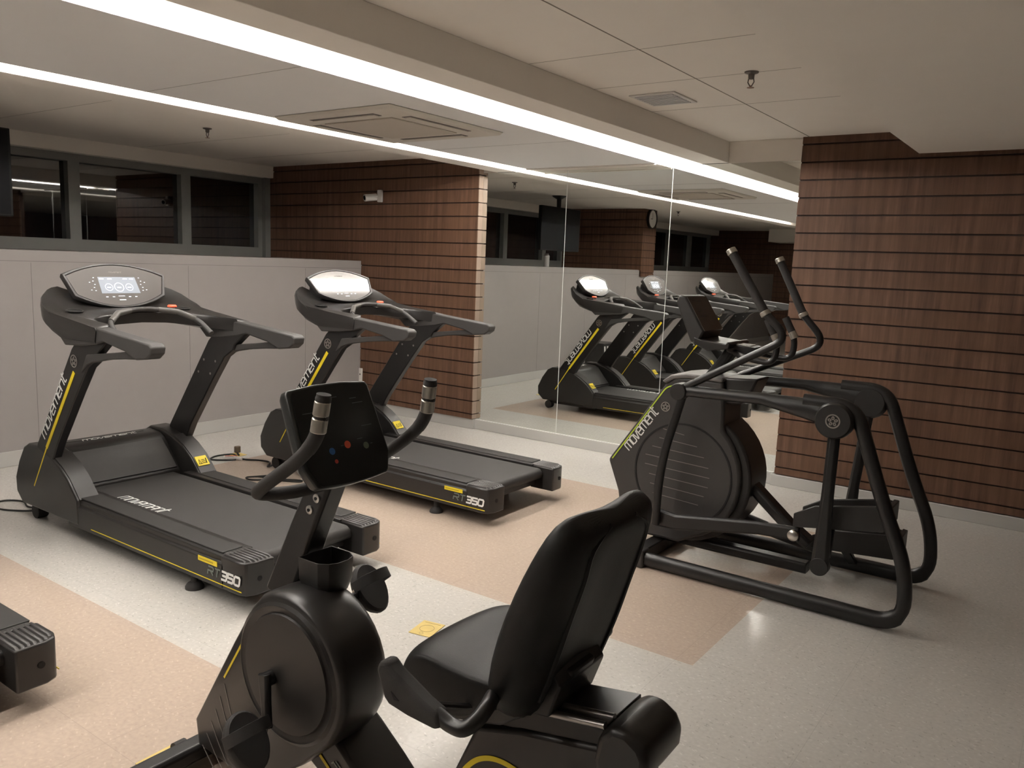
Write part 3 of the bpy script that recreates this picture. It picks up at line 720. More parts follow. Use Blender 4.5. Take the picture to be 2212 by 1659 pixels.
# ================================================================== ELLIPTICAL
def make_elliptical():
    global OFF
    OFF = Vector((-1.5, 4.37, 0))
    t = thing('elliptical_trainer', 'black elliptical trainer with tall moving levers before the wood slat wall', 'elliptical trainer', OFF)
    yn, yf, yc = 4.01, 4.73, 4.37
    # floor frame: near and far hairpin tubes, tapering
    for y, top_x, kx in ((yn, -.90, 0), (yf, -.90, 0)):
        path = [(-1.93, y, .045), (-1.2, y, .045), (-.56, y, .045), (-.575, y, .32), (-.70, y, .60), (-.86, y, 1.045), (-1.10, y, 1.045)]
        pth = fillet(path, [.05, .20, .16, .3, .10], 8)
        n = len(pth); b = MB()
        b.bar(pth, .055, [.075]*(n//3)+[.062]*(n-n//3), up=(0, 1, 0), ch=.28)
        b.build('frame_loop', METAL, t, smooth=50)
        sgn = -1 if y == yn else 1
        # top bar from front pivot to the hub, broader towards the hub
        b = MB(); b.bar([(-1.74, y, 1.015), (-1.3, y, 1.025), (-1.08, y, 1.005), (-.93, y, .985)], [.05]*4, [.055, .058, .10, .13], up=(0, 1, 0), ch=.25)
        b.build('top_bar', METAL, t, smooth=50)
        b = MB(); b.cyl((-1.745, y-.04, 1.01), (-1.745, y+.04, 1.01), .045, 24); b.build('front_pivot', PLASTIC, t, bevel=.004)
        b = MB(); b.lathe((-.945, y+sgn*.02, .97), [(.075, -sgn*.05), (.088, -sgn*.03), (.09, 0), (.086, sgn*.03), (.078, sgn*.04)], 'y', 40)
        hub = b.build('swing_hub', PLASTIC, t)
        b = MB(); emblem(b, (-.945, y+sgn*.061, .97), (-sgn*1, 0, 0), (0, 0, 1), .034); b.build('emblem', CHROME, hub)
        # hanging leg
        yl = y
        b = MB()
        if y == yn: b.bar([(-.945, yl, .95), (-.95, yl, .6), (-.955, yl, .24)], .045, [.055, .058, .085], up=(0, 1, 0), ch=.35); b.cyl((-.955, yl-.024, .24), (-.955, yl+.024, .24), .045, 24)
        else: b.bar([(-.945, yl, .95), (-.985, yl, .5), (-1.00, yl, .20)], .045, [.055, .055, .08], up=(0, 1, 0), ch=.35)
        b.build('swing_leg', METAL, t, bevel=.003)
    b = MB(); b.box(-1.98, -1.90, yn-.03, yf+.03, .01, .085); b.build('front_crossbar', METAL, t, bevel=.006)
    b = MB(); b.box(-2.0, -1.88, yn-.045, yn+.04, .0, .10); b.build('crossbar_cap', GREYSHELL, t, bevel=.01)
    b = MB(); b.box(-2.0, -1.88, yf-.04, yf+.045, .0, .10); b.build('crossbar_cap', GREYSHELL, t, bevel=.01)
    # shroud
    out = [(-2.16, .10), (-2.20, .33), (-2.275, .51), (-1.93, 1.015), (-1.885, 1.05), (-1.80, 1.06), (-1.60, 1.055), (-1.58, .90)]
    disc = [(-1.815+.355*math.cos(R(a)), .505+.375*math.sin(R(a))) for a in range(48, -76, -8)]
    prof = out + disc + [(-1.80, .10)]
    b = MB(); b.prism(prof, 4.235, 4.505); body = b.build('shroud', GREYSHELL, t, bevel=.018, seg=3)
    b = MB(); d2 = [(-1.80+.39*math.cos(R(a)), .50+.39*math.sin(R(a))) for a in range(0, 360, 8)]
    b.prism(d2, 4.265, 4.535); b.build('flywheel_cover', PLASTIC, t, bevel=.015, seg=3)
    b = MB(); b.ring((-1.80, 4.2335, .50), (1, 0, 0), (0, 0, 1), .285, .295, .002, 60); b.build('cover_groove', HOLE, body)
    b = MB(); b.prism([(-1.955, 1.02), (-1.90, 1.062), (-1.81, 1.078), (-1.60, 1.075), (-1.60, 1.05), (-1.80, 1.052), (-1.88, 1.04), (-1.93, 1.01)], 4.225, 4.515); b.build('top_cover', LIGHTTOP, t, bevel=.008)
    b = MB(); b.prism([(-1.64, .93), (-1.66, 1.07), (-1.42, 1.085), (-1.47, .96), (-1.52, .93)], 4.27, 4.47); b.build('bottle_holder', PLASTIC, t, bevel=.012)
    # decals on near side
    yy = 4.233
    th = math.atan2(1.015-.51, -1.93+2.275); ex = (math.cos(th), 0, math.sin(th)); ey = (-math.sin(th), 0, math.cos(th))
    b = MB(); text(b, 'movement', V(-2.135, yy, .585), ex, ey, .30, height=.045, wd=.16, shear=.12); b.build('lettering', WHITE, body)
    b = MB(); emblem(b, (-1.925, yy, .875), (1, 0, 0), (0, 0, 1), .028); b.build('emblem', CHROME, body)
    b = MB(); b.stroke(fillet([(-2.245, .52), (-1.925, .990), (-1.86, 1.008)], .08), .007, (0, yy, 0), (1, 0, 0), (0, 0, 1), .001)
    text(b, 'G', (-1.845, yy, .990), (1, 0, 0), (0, 0, 1), .030, height=.022, wd=.16); text(b, 'T', (-1.808, yy, .990), (1, 0, 0), (0, 0, 1), .030, height=.022, wd=.16); b.build('stripe', LIME, body)
    b = MB(); text(b, 'X', (-1.77, yy, .990), (1, 0, 0), (0, 0, 1), .030, height=.022, wd=.16); b.build('model_letter', WHITE, body)
    b = MB()
    for k, (x0, x1) in enumerate(((-1.93, -1.80), (-1.95, -1.72), (-1.99, -1.675), (-2.03, -1.645), (-2.03, -1.635), (-2.0, -1.64), (-1.99, -1.66), (-1.97, -1.69))):
        b.stroke([(x0, .735-k*.055+.012), (x1, .735-k*.055-.006)], .0035, (0, yy, 0), (1, 0, 0), (0, 0, 1), .001)
    b.build('vent_lines', LINE, body)
    # lower linkage and pedals
    def side(y, yp, near):
        b = MB()
        if near:
            arm = smooth_path([(-1.745, y+.045, 1.0), (-1.78, y+.045, .86), (-1.83, y+.045, .66), (-1.855, y+.045, .45), (-1.86, y+.045, .24)], 5)
            b.bar(arm, .035, .045, up=(0, 1, 0), ch=.3); b.build('lever_arm', METAL, t, smooth=50)
            b = MB(); b.bar([(-1.88, y+.09, .27), (-1.75, y+.09, .265), (-1.3, y+.09, .335), (-1.09, y+.09, .345)], .04, [.10, .085, .07, .07], up=(0, 1, 0), ch=.25); b.build('pedal_arm', METAL, t, bevel=.003)
            b = MB(); b.lathe((-1.11, y+.065, .345), [(.028, 0), (.028, -.02), (.02, -.026)], 'y', 24); b.build('pivot_cap', CHROME, t)
            x0, z0, sl = -1.12, .385, .06
        else:
            arm = smooth_path([(-1.745, y-.045, 1.0), (-1.70, y-.045, .84), (-1.72, y-.045, .60), (-1.78, y-.045, .36), (-1.80, y-.045, .22)], 5)
            b.bar(arm, .035, .045, up=(0, 1, 0), ch=.3); b.build('lever_arm', METAL, t, smooth=50)
            b = MB(); b.bar([(-1.82, y-.09, .25), (-1.4, y-.09, .165), (-1.08, y-.09, .12)], .04, [.08, .075, .085], up=(0, 1, 0), ch=.25); b.build('pedal_arm', METAL, t, bevel=.003)
            x0, z0, sl = -1.13, .16, .03
        b = MB()
        ysg = 1 if near else -1
        y0, y1 = sorted((y+ysg*.065, y+ysg*.235))
        def q(u, z): return (x0+u, z0+sl*u/.4+z)
        b.prism([q(0, 0), q(.40, 0), q(.44, .03), q(.44, .055), q(0, .05)], y0+.006, y1-.006)
        ped = b.build('pedal', PLASTIC, t, bevel=.006)
        for ya, yb in ((y0, y0+.014), (y1-.014, y1)):
            b = MB(); b.prism([q(0, -.0), q(.42, -.0), q(.45, .04), q(.44, .115), q(.40, .13), q(.10, .115), q(0, .07)] if (ya == y0) == near or True else [], ya, yb); b.build('pedal_rim', PLASTIC, ped, bevel=.004)
        b = MB(); b.prism([q(.425, .03), q(.45, .03), q(.45, .125), q(.425, .13)], y0, y1); b.build('pedal_back', PLASTIC, ped, bevel=.003)
        b = MB(); b.bar([q(.16, 0)[:1]+((y0+y1)/2,)+q(.16, 0)[1:], (x0+.18, y+ysg*.02, z0-.10)], .03, .05, up=(0, 1, 0)); b.build('pedal_link', METAL, ped)
    side(yn, 0, True); side(yf, 0, False)
    b = MB(); b.bar([(-1.60, yc, .62), (-1.22, yc, .30), (-1.10, yc, .22)], .10, .06, up=(0, 1, 0)); b.build('centre_strut', METAL, t, bevel=.006)
    b = MB(); b.bar([(-1.95, yc, .09), (-1.10, yc, .09)], .09, .06, up=(0, 1, 0)); b.build('centre_beam', METAL, t, bevel=.006)
    # moving levers
    for pts, y in (([(-1.745, 1.02), (-1.38, 1.235), (-1.275, 1.33), (-1.315, 1.43)], yn), ([(-1.68, 1.03), (-1.42, 1.165), (-1.27, 1.27), (-1.34, 1.40)], yf)):
        b = MB(); ln = fillet([(x, y, z) for x, z in pts[:1]] + [(pts[1][0], y, pts[1][1]), (pts[2][0]+.015, y, pts[2][1]), (pts[3][0], y, pts[3][1])], [.08, .07], 7)
        # one bend: rise towards the rear, then lean back to the front
        if y == yn: ln = fillet([(-1.745, y, 1.02), (-1.20, y, 1.335), (-1.325, y, 1.45)], .17, 12)
        else: ln = fillet([(-1.69, y, 1.035), (-1.20, y, 1.265), (-1.345, y, 1.42)], .16, 12)
        b.tube(ln, .0195, 16); lv = b.build('lever', METAL, t)
        top = (-1.525, y, 1.755) if y == yn else (-1.508, y, 1.73)
        st = ln[-1]
        b = MB(); b.tube([st, top], .0225, 16); b.build('foam_grip', RUBBER, lv)
        d = (V(*top)-V(*st)).normalized()
        b = MB(); b.tube([V(*st)-d*.012, V(*st)+d*.012], .026, 18); b.tube([V(*top)-d*.022, V(*top)+d*.006], [.0265, .0245], 18); b.build('end_collar', STEEL, lv, bevel=.003)
    # console mast, head, tray, fixed grips
    b = MB(); b.bar([(-1.72, yc, 1.06), (-1.64, yc, 1.17), (-1.60, yc, 1.24)], .09, .06, up=(0, 1, 0)); b.build('mast', METAL, t, bevel=.008)
    hd = MB()
    f = [(-1.845, 1.505), (-1.725, 1.32), (-1.755, 1.255), (-1.80, 1.255), (-1.90, 1.47), (-1.885, 1.51)]
    hd.prism(f, 4.225, 4.505); head = hd.build('console_head', PLASTIC, t, bevel=.010)
    e = V(.12, 0, -.185).normalized(); nn = V(.185, 0, .12).normalized()
    b = MB(); p0 = V(-1.842, 0, 1.500)
    r0 = [p0+V(0, 4.232, 0), p0+V(0, 4.498, 0), p0+e*.215+V(0, 4.498, 0), p0+e*.215+V(0, 4.232, 0)]
    b.poly([r0, [v+nn*.004 for v in r0]]); b.build('console_face', mat('console_film', (.060, .052, .046), .25), head)
    b = MB()
    for v, l in ((.03, .12), (.09, .05), (.125, .10)): b.stroke([(.04, -v), (.04+l, -v)], .003, p0+V(0, 4.232, 0)+nn*.0042, (0, 1, 0), -e, .0006)
    b.build('console_print', mat('faint_print', (.035, .03, .028), .4), head)
    b = MB(); b.prism([(-1.78, 1.25), (-1.78, 1.285), (-1.74, 1.275), (-1.60, 1.262), (-1.585, 1.275), (-1.57, 1.262), (-1.58, 1.235), (-1.70, 1.215)], 4.22, 4.52); b.build('console_tray', SHELL, t, bevel=.006)
    b = MB(); b.prism([(-1.62, 1.215), (-1.62, 1.262), (-1.46, 1.247), (-1.44, 1.20), (-1.52, 1.18)], 4.30, 4.44); hb = b.build('grip_base', METAL, t, bevel=.006)
    b = MB()
    fr = [(-1.60, 4.335, 1.258), (-1.60, 4.415, 1.258), (-1.50, 4.415, 1.252), (-1.50, 4.335, 1.252), (-1.60, 4.335, 1.258)]
    for k in range(4): b.bar([fr[k], fr[k+1]], .006, .006)
    b.build('slot_frame', CHROME, t)
    for s in (-1, 1):
        y = yc + s*.15
        b = MB(); pth = fillet([(-1.58, yc+s*.05, 1.215), (-1.50, y, 1.20), (-1.33, y, 1.18), (-1.315, y, 1.29), (-1.375, y, 1.40)], [.06, .075, .08], 7)
        b.tube(pth, .0165, 14); g = b.build('fixed_grip', METAL, t)
        d = (V(*pth[-1])-V(*pth[-2])).normalized(); en_ = V(*pth[-1])
        b = MB(); b.tube([en_-d*.10, en_+d*.01], .020, 14); b.build('grip_sleeve', RUBBER, g)
        b = MB(); b.tube([en_-d*.115, en_-d*.075], .021, 14); b.build('sensor', STEEL, g)
    OFF = Vector((0, 0, 0))
make_elliptical()

# ================================================================== RECUMBENT BIKE
def make_bike():
    global OFF
    OFF = Vector((-1.45, 1.56, 0))
    t = thing('recumbent_bike', 'black recumbent exercise bike with high padded seat in the foreground', 'exercise bike', OFF)
    yc = 1.56; Y = lambda d: yc+d
    # shroud: teardrop side profile, rounded across
    arc = [(-1.745+.235*math.cos(R(a)), .475+.235*math.sin(R(a))) for a in range(118, -62, -10)]
    prof = [(-2.19, .075), (-2.205, .16)] + [(-1.99, .50), (-1.90, .635)] + arc + [(-1.70, .20), (-1.82, .115), (-1.95, .06)]
    cxx, czz = -1.80, .40
    def sc_(k): return [(cxx+(x-cxx)*k, czz+(z-czz)*k) for x, z in prof]
    b = MB(); b.poly([[V(x, Y(d), z) for x, z in sc_(k)] for d, k in ((-.150, .94), (-.147, .965), (-.139, .985), (-.125, .995), (-.10, 1.0), (-.03, 1.0), (.005, .985), (.025, .955), (.036, .90), (.040, .80))])
    body = b.build('shroud', SHELL, t, smooth=50)
    # raised disc cover on the near face
    for s in (-1,):
        b = MB(); b.lathe((-1.745, Y(s*.130), .475), [(.215, 0), (.212, s*.018), (.198, s*.026), (.192, s*.022)], 'y', 56); dc = b.build('disc_cover', SHELL, t)
        b = MB(); b.lathe((-1.745, Y(s*.150), .475), [(.178, 0), (.174, s*.008)], 'y', 56); b.build('disc_ring', PLASTIC, dc)
    yy = Y(-.1525)
    b = MB(); b.stroke([(-1.915, .500), (-1.921, .523), (-1.935, .518), (-2.035, .365)], .007, (0, Y(-.1495), 0), (1, 0, 0), (0, 0, 1), .0015); b.build('shroud_stripe', YEL, body)
    b = MB()
    for k in range(6):
        x = -2.05+k*.002; z = .33-k*.045
        b.stroke(smooth_path([(-2.035-.024*k, .345-.05*k, 0), (-1.985-.024*k+.01*k, .245-.04*k, 0), (-1.93-.012*k, .155-.028*k if k < 4 else .06, 0)], 4) and [(p[0], p[1]) for p in smooth_path([(-2.035-.024*k, .345-.05*k, 0), (-2.00-.022*k, .25-.04*k, 0), (-1.955-.022*k, .175-.033*k, 0)], 4)], .003, (0, Y(-.1495), 0), (1, 0, 0), (0, 0, 1), .0015)
    b.build('shroud_lines', LINE, body)
    # crank and pedals
    cx, cz = -1.80, .45
    b = MB(); b.cyl((cx, Y(-.19), cz), (cx, Y(.18), cz), .022, 20); b.build('crank_axle', METAL, t)
    for s in (-1, 1):
        dx, dz = (.035, -.125) if s < 0 else (-.045, .125)
        ex_, ez_ = cx+dx, cz+dz
        b = MB(); b.bar([(cx, Y(s*.182), cz-.02*(dz/.125)), (cx+dx*.5, Y(s*.19), cz+dz*.5), (ex_, Y(s*.20), ez_)], [.022]*3, [.045, .034, .034], up=(0, 1, 0), ch=.3); cr = b.build('crank_arm', METAL, t, bevel=.003)
        b = MB(); b.cyl((ex_, Y(s*.205), ez_), (ex_, Y(s*.235), ez_), .010, 12); b.build('pedal_spindle', CHROME, cr)
        # pedal body: rounded sole tilted
        tl = R(-52); c_, s_ = math.cos(tl), math.sin(tl)
        def q(u, v, z): return V(ex_+u*c_-z*s_, Y(s*(.272+v)), ez_+u*s_+z*c_)
        pl = [(.085*math.cos(a)*(1.0 if math.cos(a) > 0 else .85), .058*math.sin(a)) for a in [2*math.pi*k/28 for k in range(28)]]
        b = MB(); b.poly([[q(u*1.0, v, -.018) for u, v in pl], [q(u*1.08, v*1.05, -.004) for u, v in pl], [q(u*1.08, v*1.05, .010) for u, v in pl], [q(u*.98, v*.95, .018) for u, v in pl]])
        pd = b.build('pedal', RUBBER, t, smooth=40)
        b = MB(); st = [q(-.015, .066*math.cos(a), .005+.075*max(0, math.sin(a))**.7) for a in [math.pi*k/12 for k in range(13)]]
        b.bar(st, .034, .004, up=tuple(V(c_, 0, s_)), ch=.2); b.build('pedal_strap', RUBBER, pd)
    # front stabiliser
    b = MB(); b.bar([(-2.215, Y(-.42), .05), (-2.215, Y(.30), .05)], .075, .06, up=(1, 0, 0)); b.build('front_stabiliser', METAL, t, bevel=.005)
    for s in (-1, 1):
        b = MB(); b.cyl((-2.265, Y(s*.09 - .09), .045), (-2.265, Y(s*.09 - .04-.01), .045), .024, 16); b.build('transport_roller', RUBBER, t)
    b = MB(); b.bar([(-2.215, yc, .08), (-2.1, yc, .12)], .10, .07, up=(0, 1, 0)); b.build('front_beam', METAL, t, bevel=.006)
    # low frame behind the shroud and rear body carrying the seat
    b = MB(); fr = [(-1.78, .30), (-1.66, .33), (-1.60, .29), (-1.50, .215), (-1.40, .13), (-1.30, .075), (-1.22, .10), (-1.17, .19), (-1.17, .05), (-1.35, .02), (-1.55, .10), (-1.74, .20)]
    b.prism(fr, Y(-.09), Y(.09)); lf = b.build('lower_frame', SHELL, t, bevel=.012, seg=3)
    b = MB(); e = V(.55, 0, -.40).normalized(); e2 = V(.40, 0, .55).normalized()
    b.stroke([(0, 0), (.30, 0)], .011, V(-1.715, Y(-.0915), .262), e, e2, .0012); b.build('frame_stripe', YEL, lf)
    b = MB(); text(b, 'RT', V(-1.62, Y(-.0915), .222), e, e2, .08, height=.022, wd=.14)
    b.build('frame_print', DGREY, lf)
    b = MB(); text(b, 'movement', V(-1.53, Y(-.0915), .155), e, e2, .22, height=.034, wd=.16); b.build('frame_lettering', WHITE, lf)
    b = MB()
    rb = [(-1.11, .535), (-1.17, .40), (-1.26, .20), (-1.24, .06), (-1.12, .03), (-.98, .05), (-.80, .04), (-.62, .02), (-.58, .06), (-.70, .20), (-.70, .45), (-.72, .625), (-.98, .575)]
    b.prism(rb, Y(-.095), Y(.095)); rbo = b.build('rear_body', SHELL, t, bevel=.014, seg=3)
    b = MB(); b.stroke([(p[0], p[1]) for p in smooth_path([(-1.20, .26, 0), (-1.155, .375, 0), (-1.12, .43, 0), (-1.08, .462, 0), (-1.03, .475, 0), (-.97, .468, 0), (-.88, .44, 0)], 5)], .013, (0, Y(-.0965), 0), (1, 0, 0), (0, 0, 1), .0012); b.build('body_stripe', YEL, rbo)
    b = MB(); b.bar([(-.62, Y(-.32), .035), (-.62, Y(.32), .035)], .07, .06, up=(1, 0, 0)); b.build('rear_stabiliser', METAL, t, bevel=.005)
    # seat rails and rear cap
    dx = Vector((.20, 0, .033)).normalized()
    def rl(u, z): return (-1.12+u*dx.x, .545+u*dx.z+z)
    b = MB(); b.prism([rl(0, 0), rl(.36, 0), rl(.36, .055), rl(0, .055)], Y(-.085), Y(.095)); b.build('rail_bed', METAL, t, bevel=.003)
    for d in (-.080, -.038):
        b = MB(); b.tube([rl(0, .056)[:1]+(Y(d),)+rl(0, .056)[1:], rl(.36, .056)[:1]+(Y(d),)+rl(.36, .056)[1:]], .009, 12); b.build('seat_rail', ALU, t)
    b = MB()
    cap = [(-.785, .585), (-.775, .645), (-.745, .678), (-.705, .68), (-.668, .658), (-.652, .63), (-.655, .59), (-.69, .53), (-.73, .50), (-.77, .54)]
    b.poly([[V(x+k, Y(d), z-abs(d)*.05) for x, z in cap] for d, k in ((-.10, 0), (-.05, 0), (.04, 0), (.09, 0))])
    b.build('rear_cap', SHELL, t, bevel=.018, seg=3)
    # seat carriage
    b = MB(); b.prism([(-1.15, .60), (-.90, .635), (-.87, .72), (-.90, .76), (-.95, .66), (-1.15, .64)], Y(-.10), Y(.10)); b.build('seat_carriage', METAL, t, bevel=.006)
    # seat cushion
    rings = []
    for d in [-.195, -.185, -.155, -.09, 0, .09, .155, .185, .195]:
        a = abs(d)/.195; k = 1-.12*a**6; dz = -.006+.012*a*a
        pr = [(-1.295, .575), (-1.318, .625), (-1.312, .675), (-1.285, .715), (-1.23, .732), (-1.12, .720), (-1.00, .722), (-.95, .73), (-.95, .66), (-1.08, .60), (-1.20, .555), (-1.26, .548)]
        rings.append([V(-1.13+(x+1.13)*k + (.03*a*a if x < -1.2 else 0), Y(d), .64+(z-.64)*(k if a > .9 else 1)+dz) for x, z in pr])
    b = MB(); b.poly(rings); b.build('seat_cushion', VINYL, t, smooth=60, sub=2)
    # seat shell under the cushion
    b = MB(); b.prism([(-1.22, .545), (-1.0, .60), (-.93, .65), (-.95, .69), (-1.2, .60)], Y(-.15), Y(.15)); b.build('seat_pan', PLASTIC, t, bevel=.008)
    # backrest: curved slab, outline in (d, s), s runs up the back
    spine = [(-.985, .615), (-.965, .70), (-.928, .82), (-.890, .93), (-.858, 1.01), (-.834, 1.075), (-.820, 1.112), (-.808, 1.124)]
    halfw = [.17, .205, .215, .215, .212, .205, .185, .14]
    th = [.10, .145, .155, .145, .13, .11, .085, .045]
    rings = []
    for i, (x, z) in enumerate(spine):
        p0 = Vector(spine[max(i-1, 0)]); p1 = Vector(spine[min(i+1, len(spine)-1)]); d = (p1-p0).normalized(); n = Vector((d.y, -d.x))   # n points to the rear
        hw, tt = halfw[i], th[i]; ring = []
        for a in range(24):
            an = 2*math.pi*a/24; cu, su = math.cos(an), math.sin(an)
            u = math.copysign(abs(cu)**.5, cu)*hw
            v = math.copysign(abs(su)**.75, su)
            off = v*tt/2
            if v > .5 and abs(u) < hw*.62 and i < 6: off -= .026*(1-abs(u)/(hw*.62))*(1 if i < 5 else .5)          # hollow in the back shell
            if v < -.5: off += .018*(1-abs(u)/hw)
            off -= .012*(abs(u)/.215)**2                                             # wings lean forward
            ring.append(V(x+n.x*off, Y(u), z+n.y*off))
        rings.append(ring)
    b = MB(); b.poly(rings); bk = b.build('backrest', VINYL, t, smooth=60, sub=1)
    b = MB()
    for s in (-1, 1):
        pth = []
        for i in range(1, 7):
            x, z = spine[i]; p0 = Vector(spine[i-1]); p1 = Vector(spine[i+1]); d = (p1-p0).normalized(); n = Vector((d.y, -d.x))
            k = .60 if i < 6 else .3
            pth.append((x+n.x*(th[i]/2-.016), Y(s*halfw[i]*k), z+n.y*(th[i]/2-.016)))
        b.tube(smooth_path(pth, 4), .009, 8)
    b.build('back_ridge', VINYL, bk)
    b = MB(); b.bar([(-.93, yc, .63), (-.90, yc, .68), (-.885, yc, .74)], .11, .035, up=(0, 1, 0)); b.build('back_bracket', METAL, t, bevel=.008)
    # side handles by the seat
    for s in (-1, 1):
        y = Y(s*.30)
        pr = [(-1.225, .735), (-1.215, .757), (-1.195, .762), (-1.175, .745), (-1.09, .705), (-1.045, .690), (-1.03, .665), (-1.05, .652), (-1.13, .655), (-1.185, .662), (-1.20, .675)]
        b = MB(); b.prism(pr, y-.022, y+.022); g = b.build('side_grip', RUBBER, t, bevel=.011, seg=3)
        b = MB(); b.prism([(-1.175, .70), (-1.15, .685), (-1.165, .682)], y-.0235, y+.0235); b.build('grip_slot', HOLE, g)
        b = MB(); pth = smooth_path([(-1.06, y, .678), (-1.02, y, .668), (-.985, y, .672), (-.965, Y(s*.28), .69), (-.965, Y(s*.245), .705), (-1.0, Y(s*.17), .69), (-1.03, Y(s*.08), .66)], 5); b.tube(pth, .0175, 14); b.build('handle_tube', METAL, t)
        b = MB(); b.tube([(-1.13, y-s*.02, .668), (-1.06, Y(s*.2), .65), (-1.0, Y(s*.12), .645)], .008, 8); b.build('brake_rod', METAL, t)
    # mast, bolts, cup
    b = MB(); b.bar([(-1.925, yc, .62), (-1.815, yc, .86), (-1.735, yc, 1.02)], [.085, .08, .075], [.115, .095, .085], up=(0, 1, 0), ch=.12); m_ = b.build('mast', METAL, t, bevel=.003)
    b = MB()
    for x, z in ((-1.745, .965), (-1.775, .925)): b.lathe((x, Y(-.0385), z), [(.013, 0), (.013, -.004), (.008, -.005)], 'y', 20)
    b.build('mast_bolts', CHROME, m_)
    b = MB(); b.lathe((-1.745, Y(-.040), .965), [(.005, -.003), (.005, -.0055)], 'y', 12); b.lathe((-1.775, Y(-.040), .925), [(.005, -.003), (.005, -.0055)], 'y', 12); b.build('bolt_sockets', HOLE, m_)
    # bottle cup: open D-shaped holder
    pts = [(-1.79, -.075), (-1.69, -.075), (-1.655, -.055), (-1.64, -.02), (-1.64, .02), (-1.655, .055), (-1.69, .075), (-1.79, .075)]
    b = MB()
    def rg(k, z): return [V(-1.745+(x+1.735)*k*.82, Y(d*k*.85-.005), z+.022) for x, d in pts]
    b.poly([rg(.80, .665), rg(.97, .70), rg(1.0, .765), rg(.95, .765), rg(.92, .70), rg(.70, .685)]); b.build('bottle_cup', PLASTIC, t, bevel=.003)
    # console
    up = V(-.105, 0, .235).normalized(); nr = V(.235, 0, .105).normalized(); p0 = V(-1.645, yc, 1.045)
    def C(d, v, n): return p0 + V(0, d, 0) + up*v + nr*n
    shp = [(-.128, -.018), (-.06, -.024), (0, -.026), (.06, -.024), (.128, -.018), (.136, -.012), (.160, .040), (.156, .16), (.151, .252), (.143, .262), (.05, .270), (-.05, .270), (-.143, .262), (-.151, .252), (-.156, .16), (-.160, .040), (-.136, -.012)]
    b = MB(); b.poly([[C(d*.9, .01+v*.94, -.045) for d, v in shp], [C(d, v, -.018) for d, v in shp], [C(d, v, .004) for d, v in shp], [C(d*.97, .003+v*.975, .010) for d, v in shp]])
    cs = b.build('console', mat('console_shell', (.022, .024, .024), .35), t, bevel=.003)
    fc = [(d*.93, .004+v*.955) for d, v in shp]
    b = MB(); b.poly([[C(d, v, .0095) for d, v in fc], [C(d, v, .0125) for d, v in fc]]); face = b.build('console_face', mat('console_black', (.010, .011, .012), .38, spec=.3), cs)
    for d, v, cc, rr in ((-.055, .075, (.03, .12, .35), .010), (.005, .085, (.65, .09, .04), .011), (.072, .072, (.12, .14, .09), .010), (-.05, .045, (.5, .05, .03), .006)):
        b = MB(); b.poly([[C(d+rr*math.cos(a), v+rr*math.sin(a), z) for a in [2*math.pi*k/20 for k in range(20)]] for z in (.0123, .0132)])
        b.build('touch_key', mat('key_%d' % int(d*1000), cc, .4, emit=cc, es=.01), face)
    b = MB()
    for d, v, l in ((-.12, .19, .04), (.06, .215, .025), (.065, .20, .04), (.075, .13, .04), (.045, .095, .02), (-.02, .085, .01), (.09, .075, .008), (-.02, .225, .035)):
        b.stroke([(d, v), (d+l, v)], .002, C(0, 0, .0127), (0, 1, 0), up, .0005)
    b.build('console_print', mat('console_ink', (.09, .10, .11), .5), face)
    # handlebar: U from the console back to both sides, grips rising
    for s in (-1, 1):
        P0 = [(-1.70, Y(0), 1.03), (-1.73, Y(s*.12), 1.015), (-1.815, Y(s*.205), 1.0), (-1.66, Y(s*.215), 1.11), (-1.555, Y(s*.205), 1.215), (-1.515, Y(s*.205), 1.31)]
        if s > 0: P0 = [(-1.70, Y(0), 1.03), (-1.70, Y(.12), 1.02), (-1.66, Y(.19), 1.045), (-1.555, Y(.215), 1.12), (-1.525, Y(.215), 1.19), (-1.585, Y(.205), 1.30)]
        P0 = [(-1.70, Y(0), 1.02), (-1.735, Y(s*.12), 1.005), (-1.80, Y(s*.19), 1.0), (-1.755, Y(s*.212), 1.035), (-1.62, Y(s*.21), 1.13), (-1.555, Y(s*.205), 1.205), (-1.535, Y(s*.20), 1.31)]
        pth = smooth_path(P0, 7)
        b = MB(); b.tube(pth, .0185, 16); hb = b.build('handlebar', RUBBER, t)
        b = MB(); b.tube(pth[-12:], [.0195]*10+[.0205, .016], 16); b.build('grip_end', RUBBER, hb)
        i = len(pth)-1
        a_, b_ = V(*pth[i]), V(*pth[i-6]); d = (a_-b_).normalized()
        for k in (.018, .062):
            mb = MB(); c0 = a_ - d*(k+.038); c1 = a_ - d*k
            mb.tube([c0+V(.001, -.001, 0), c1+V(.001, -.001, 0)], .0208, 18); mb.build('pulse_sensor', STEEL, hb, bevel=.003)
    OFF = Vector((0, 0, 0))
make_bike()

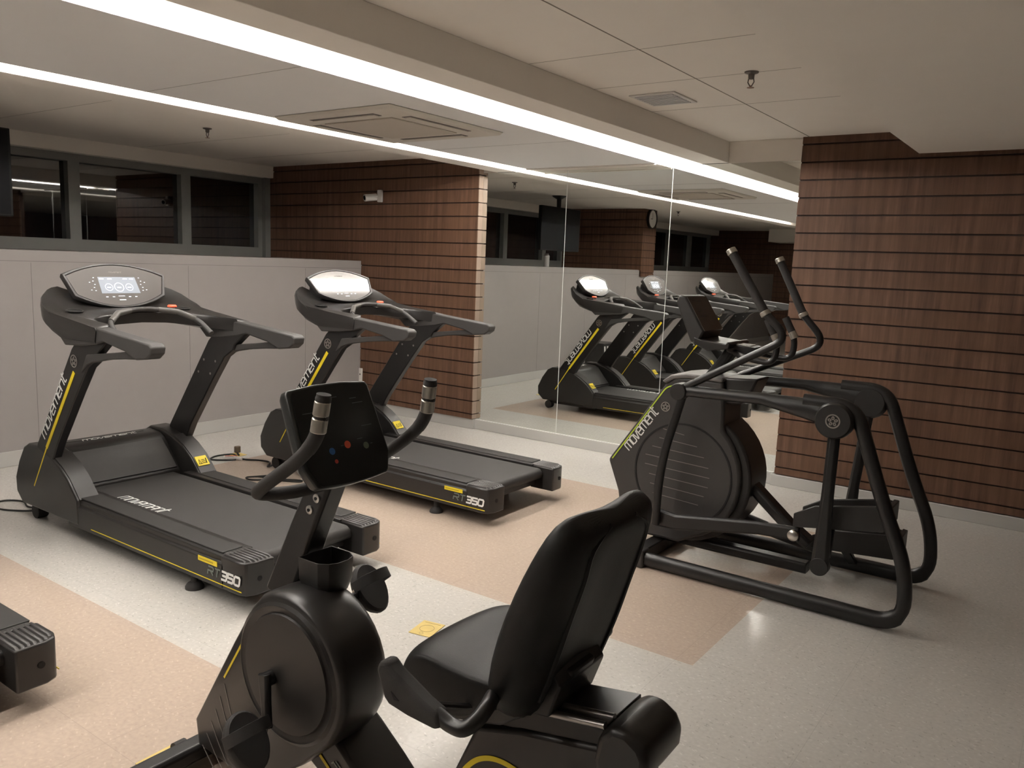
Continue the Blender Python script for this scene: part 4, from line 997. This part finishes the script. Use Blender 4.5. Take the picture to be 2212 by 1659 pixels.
# ================================================================== ON THE FLOOR
def card(name, x, y, rz, lab, w=.055, h=.07):
    b = MB(); b.box(-w, w, -h, h, 0, .002); o = b.build(name, PAPER); o.location = (x, y, .001); o.rotation_euler.z = rz
    b = MB(); b.ring((0, 0, .002), (1, 0, 0), (0, 1, 0), .032, .034, .0006, 28); b.ring((.0, -.052, .002), (1, 0, 0), (0, 1, 0), .008, .010, .0006, 16); b.stroke([(-.04, .055), (.04, .055)], .002, (0, 0, .002), (1, 0, 0), (0, 1, 0), .0006); b.build('printed_marks', mat('card_ink', (.30, .22, .08), .7), o)
    tag(o, lab, 'card')
card('yellow_card', -2.305, 1.37, .03, 'pale yellow card on the pink floor beside the bike front foot')
card('yellow_card', -2.29, 2.64, .20, 'pale yellow card on the grey floor behind the bike seat front')
def cord(name, pts, par, r=.006):
    b = MB(); b.tube([tuple(V(*p)-par.location) for p in smooth_path(pts, 6)], r, 8); return b.build(name, CABLE, par)
z = .007
cord('power_cord', [(-5.15, 2.30, .03), (-5.30, 2.25, z), (-5.42, 2.18, z), (-5.56, 2.18, z), (-5.60, 2.27, z), (-5.50, 2.34, z), (-5.36, 2.31, z), (-5.22, 2.35, .02)], tm)
cord('power_cord', [(-5.08, 3.98, .02), (-5.12, 3.965, z), (-5.22, 4.06, z), (-5.33, 4.04, z), (-5.42, 3.985, z), (-5.52, 3.98, z), (-5.64, 4.02, z), (-5.68, 3.90, z), (-5.62, 3.80, z), (-5.52, 3.86, z), (-5.47, 3.93, z)], t2, .007)
OFF = t2.location.copy()
b = MB(); b.tube([(-5.43, 3.955, .016), (-5.51, 3.93, .018), (-5.57, 3.89, .016)], .014, 10, flat=.7); o = b.build('cord_wrap', mat('white_wrap', (.75, .72, .70), .5), t2)
b = MB(); b.stroke([(0, 0), (.09, .035)], .012, (-5.55, 3.885, .0325), (.9, .4, 0), (-.4, .9, 0), .001); b.build('red_print', mat('wrap_red', (.7, .12, .08), .5), o)
b = MB(); b.box(-5.638, -5.602, 4.03, 4.075, .018, .075); o = b.build('mains_plug', mat('plug_brown', (.10, .07, .045), .5), t2, bevel=.008)
b = MB(); b.bar([(-5.62, 4.05, .02), (-5.57, 4.03, .008)], .014, .012); b.build('strain_relief', CABLE, o)
b = MB(); b.box(-5.68, -5.56, 4.0, 4.10, .001, .004); b.build('tag_card', PAPER, o)
OFF = Vector((0, 0, 0))
cord('coiled_cord', [(-4.88, 3.83, z), (-4.93, 3.74, z), (-4.97, 3.66, z), (-4.90, 3.64, z), (-4.82, 3.70, z), (-4.72, 3.77, z), (-4.60, 3.84, z), (-4.62, 3.87, z), (-4.75, 3.80, z), (-4.86, 3.73, .014), (-4.92, 3.70, .014)], t2)
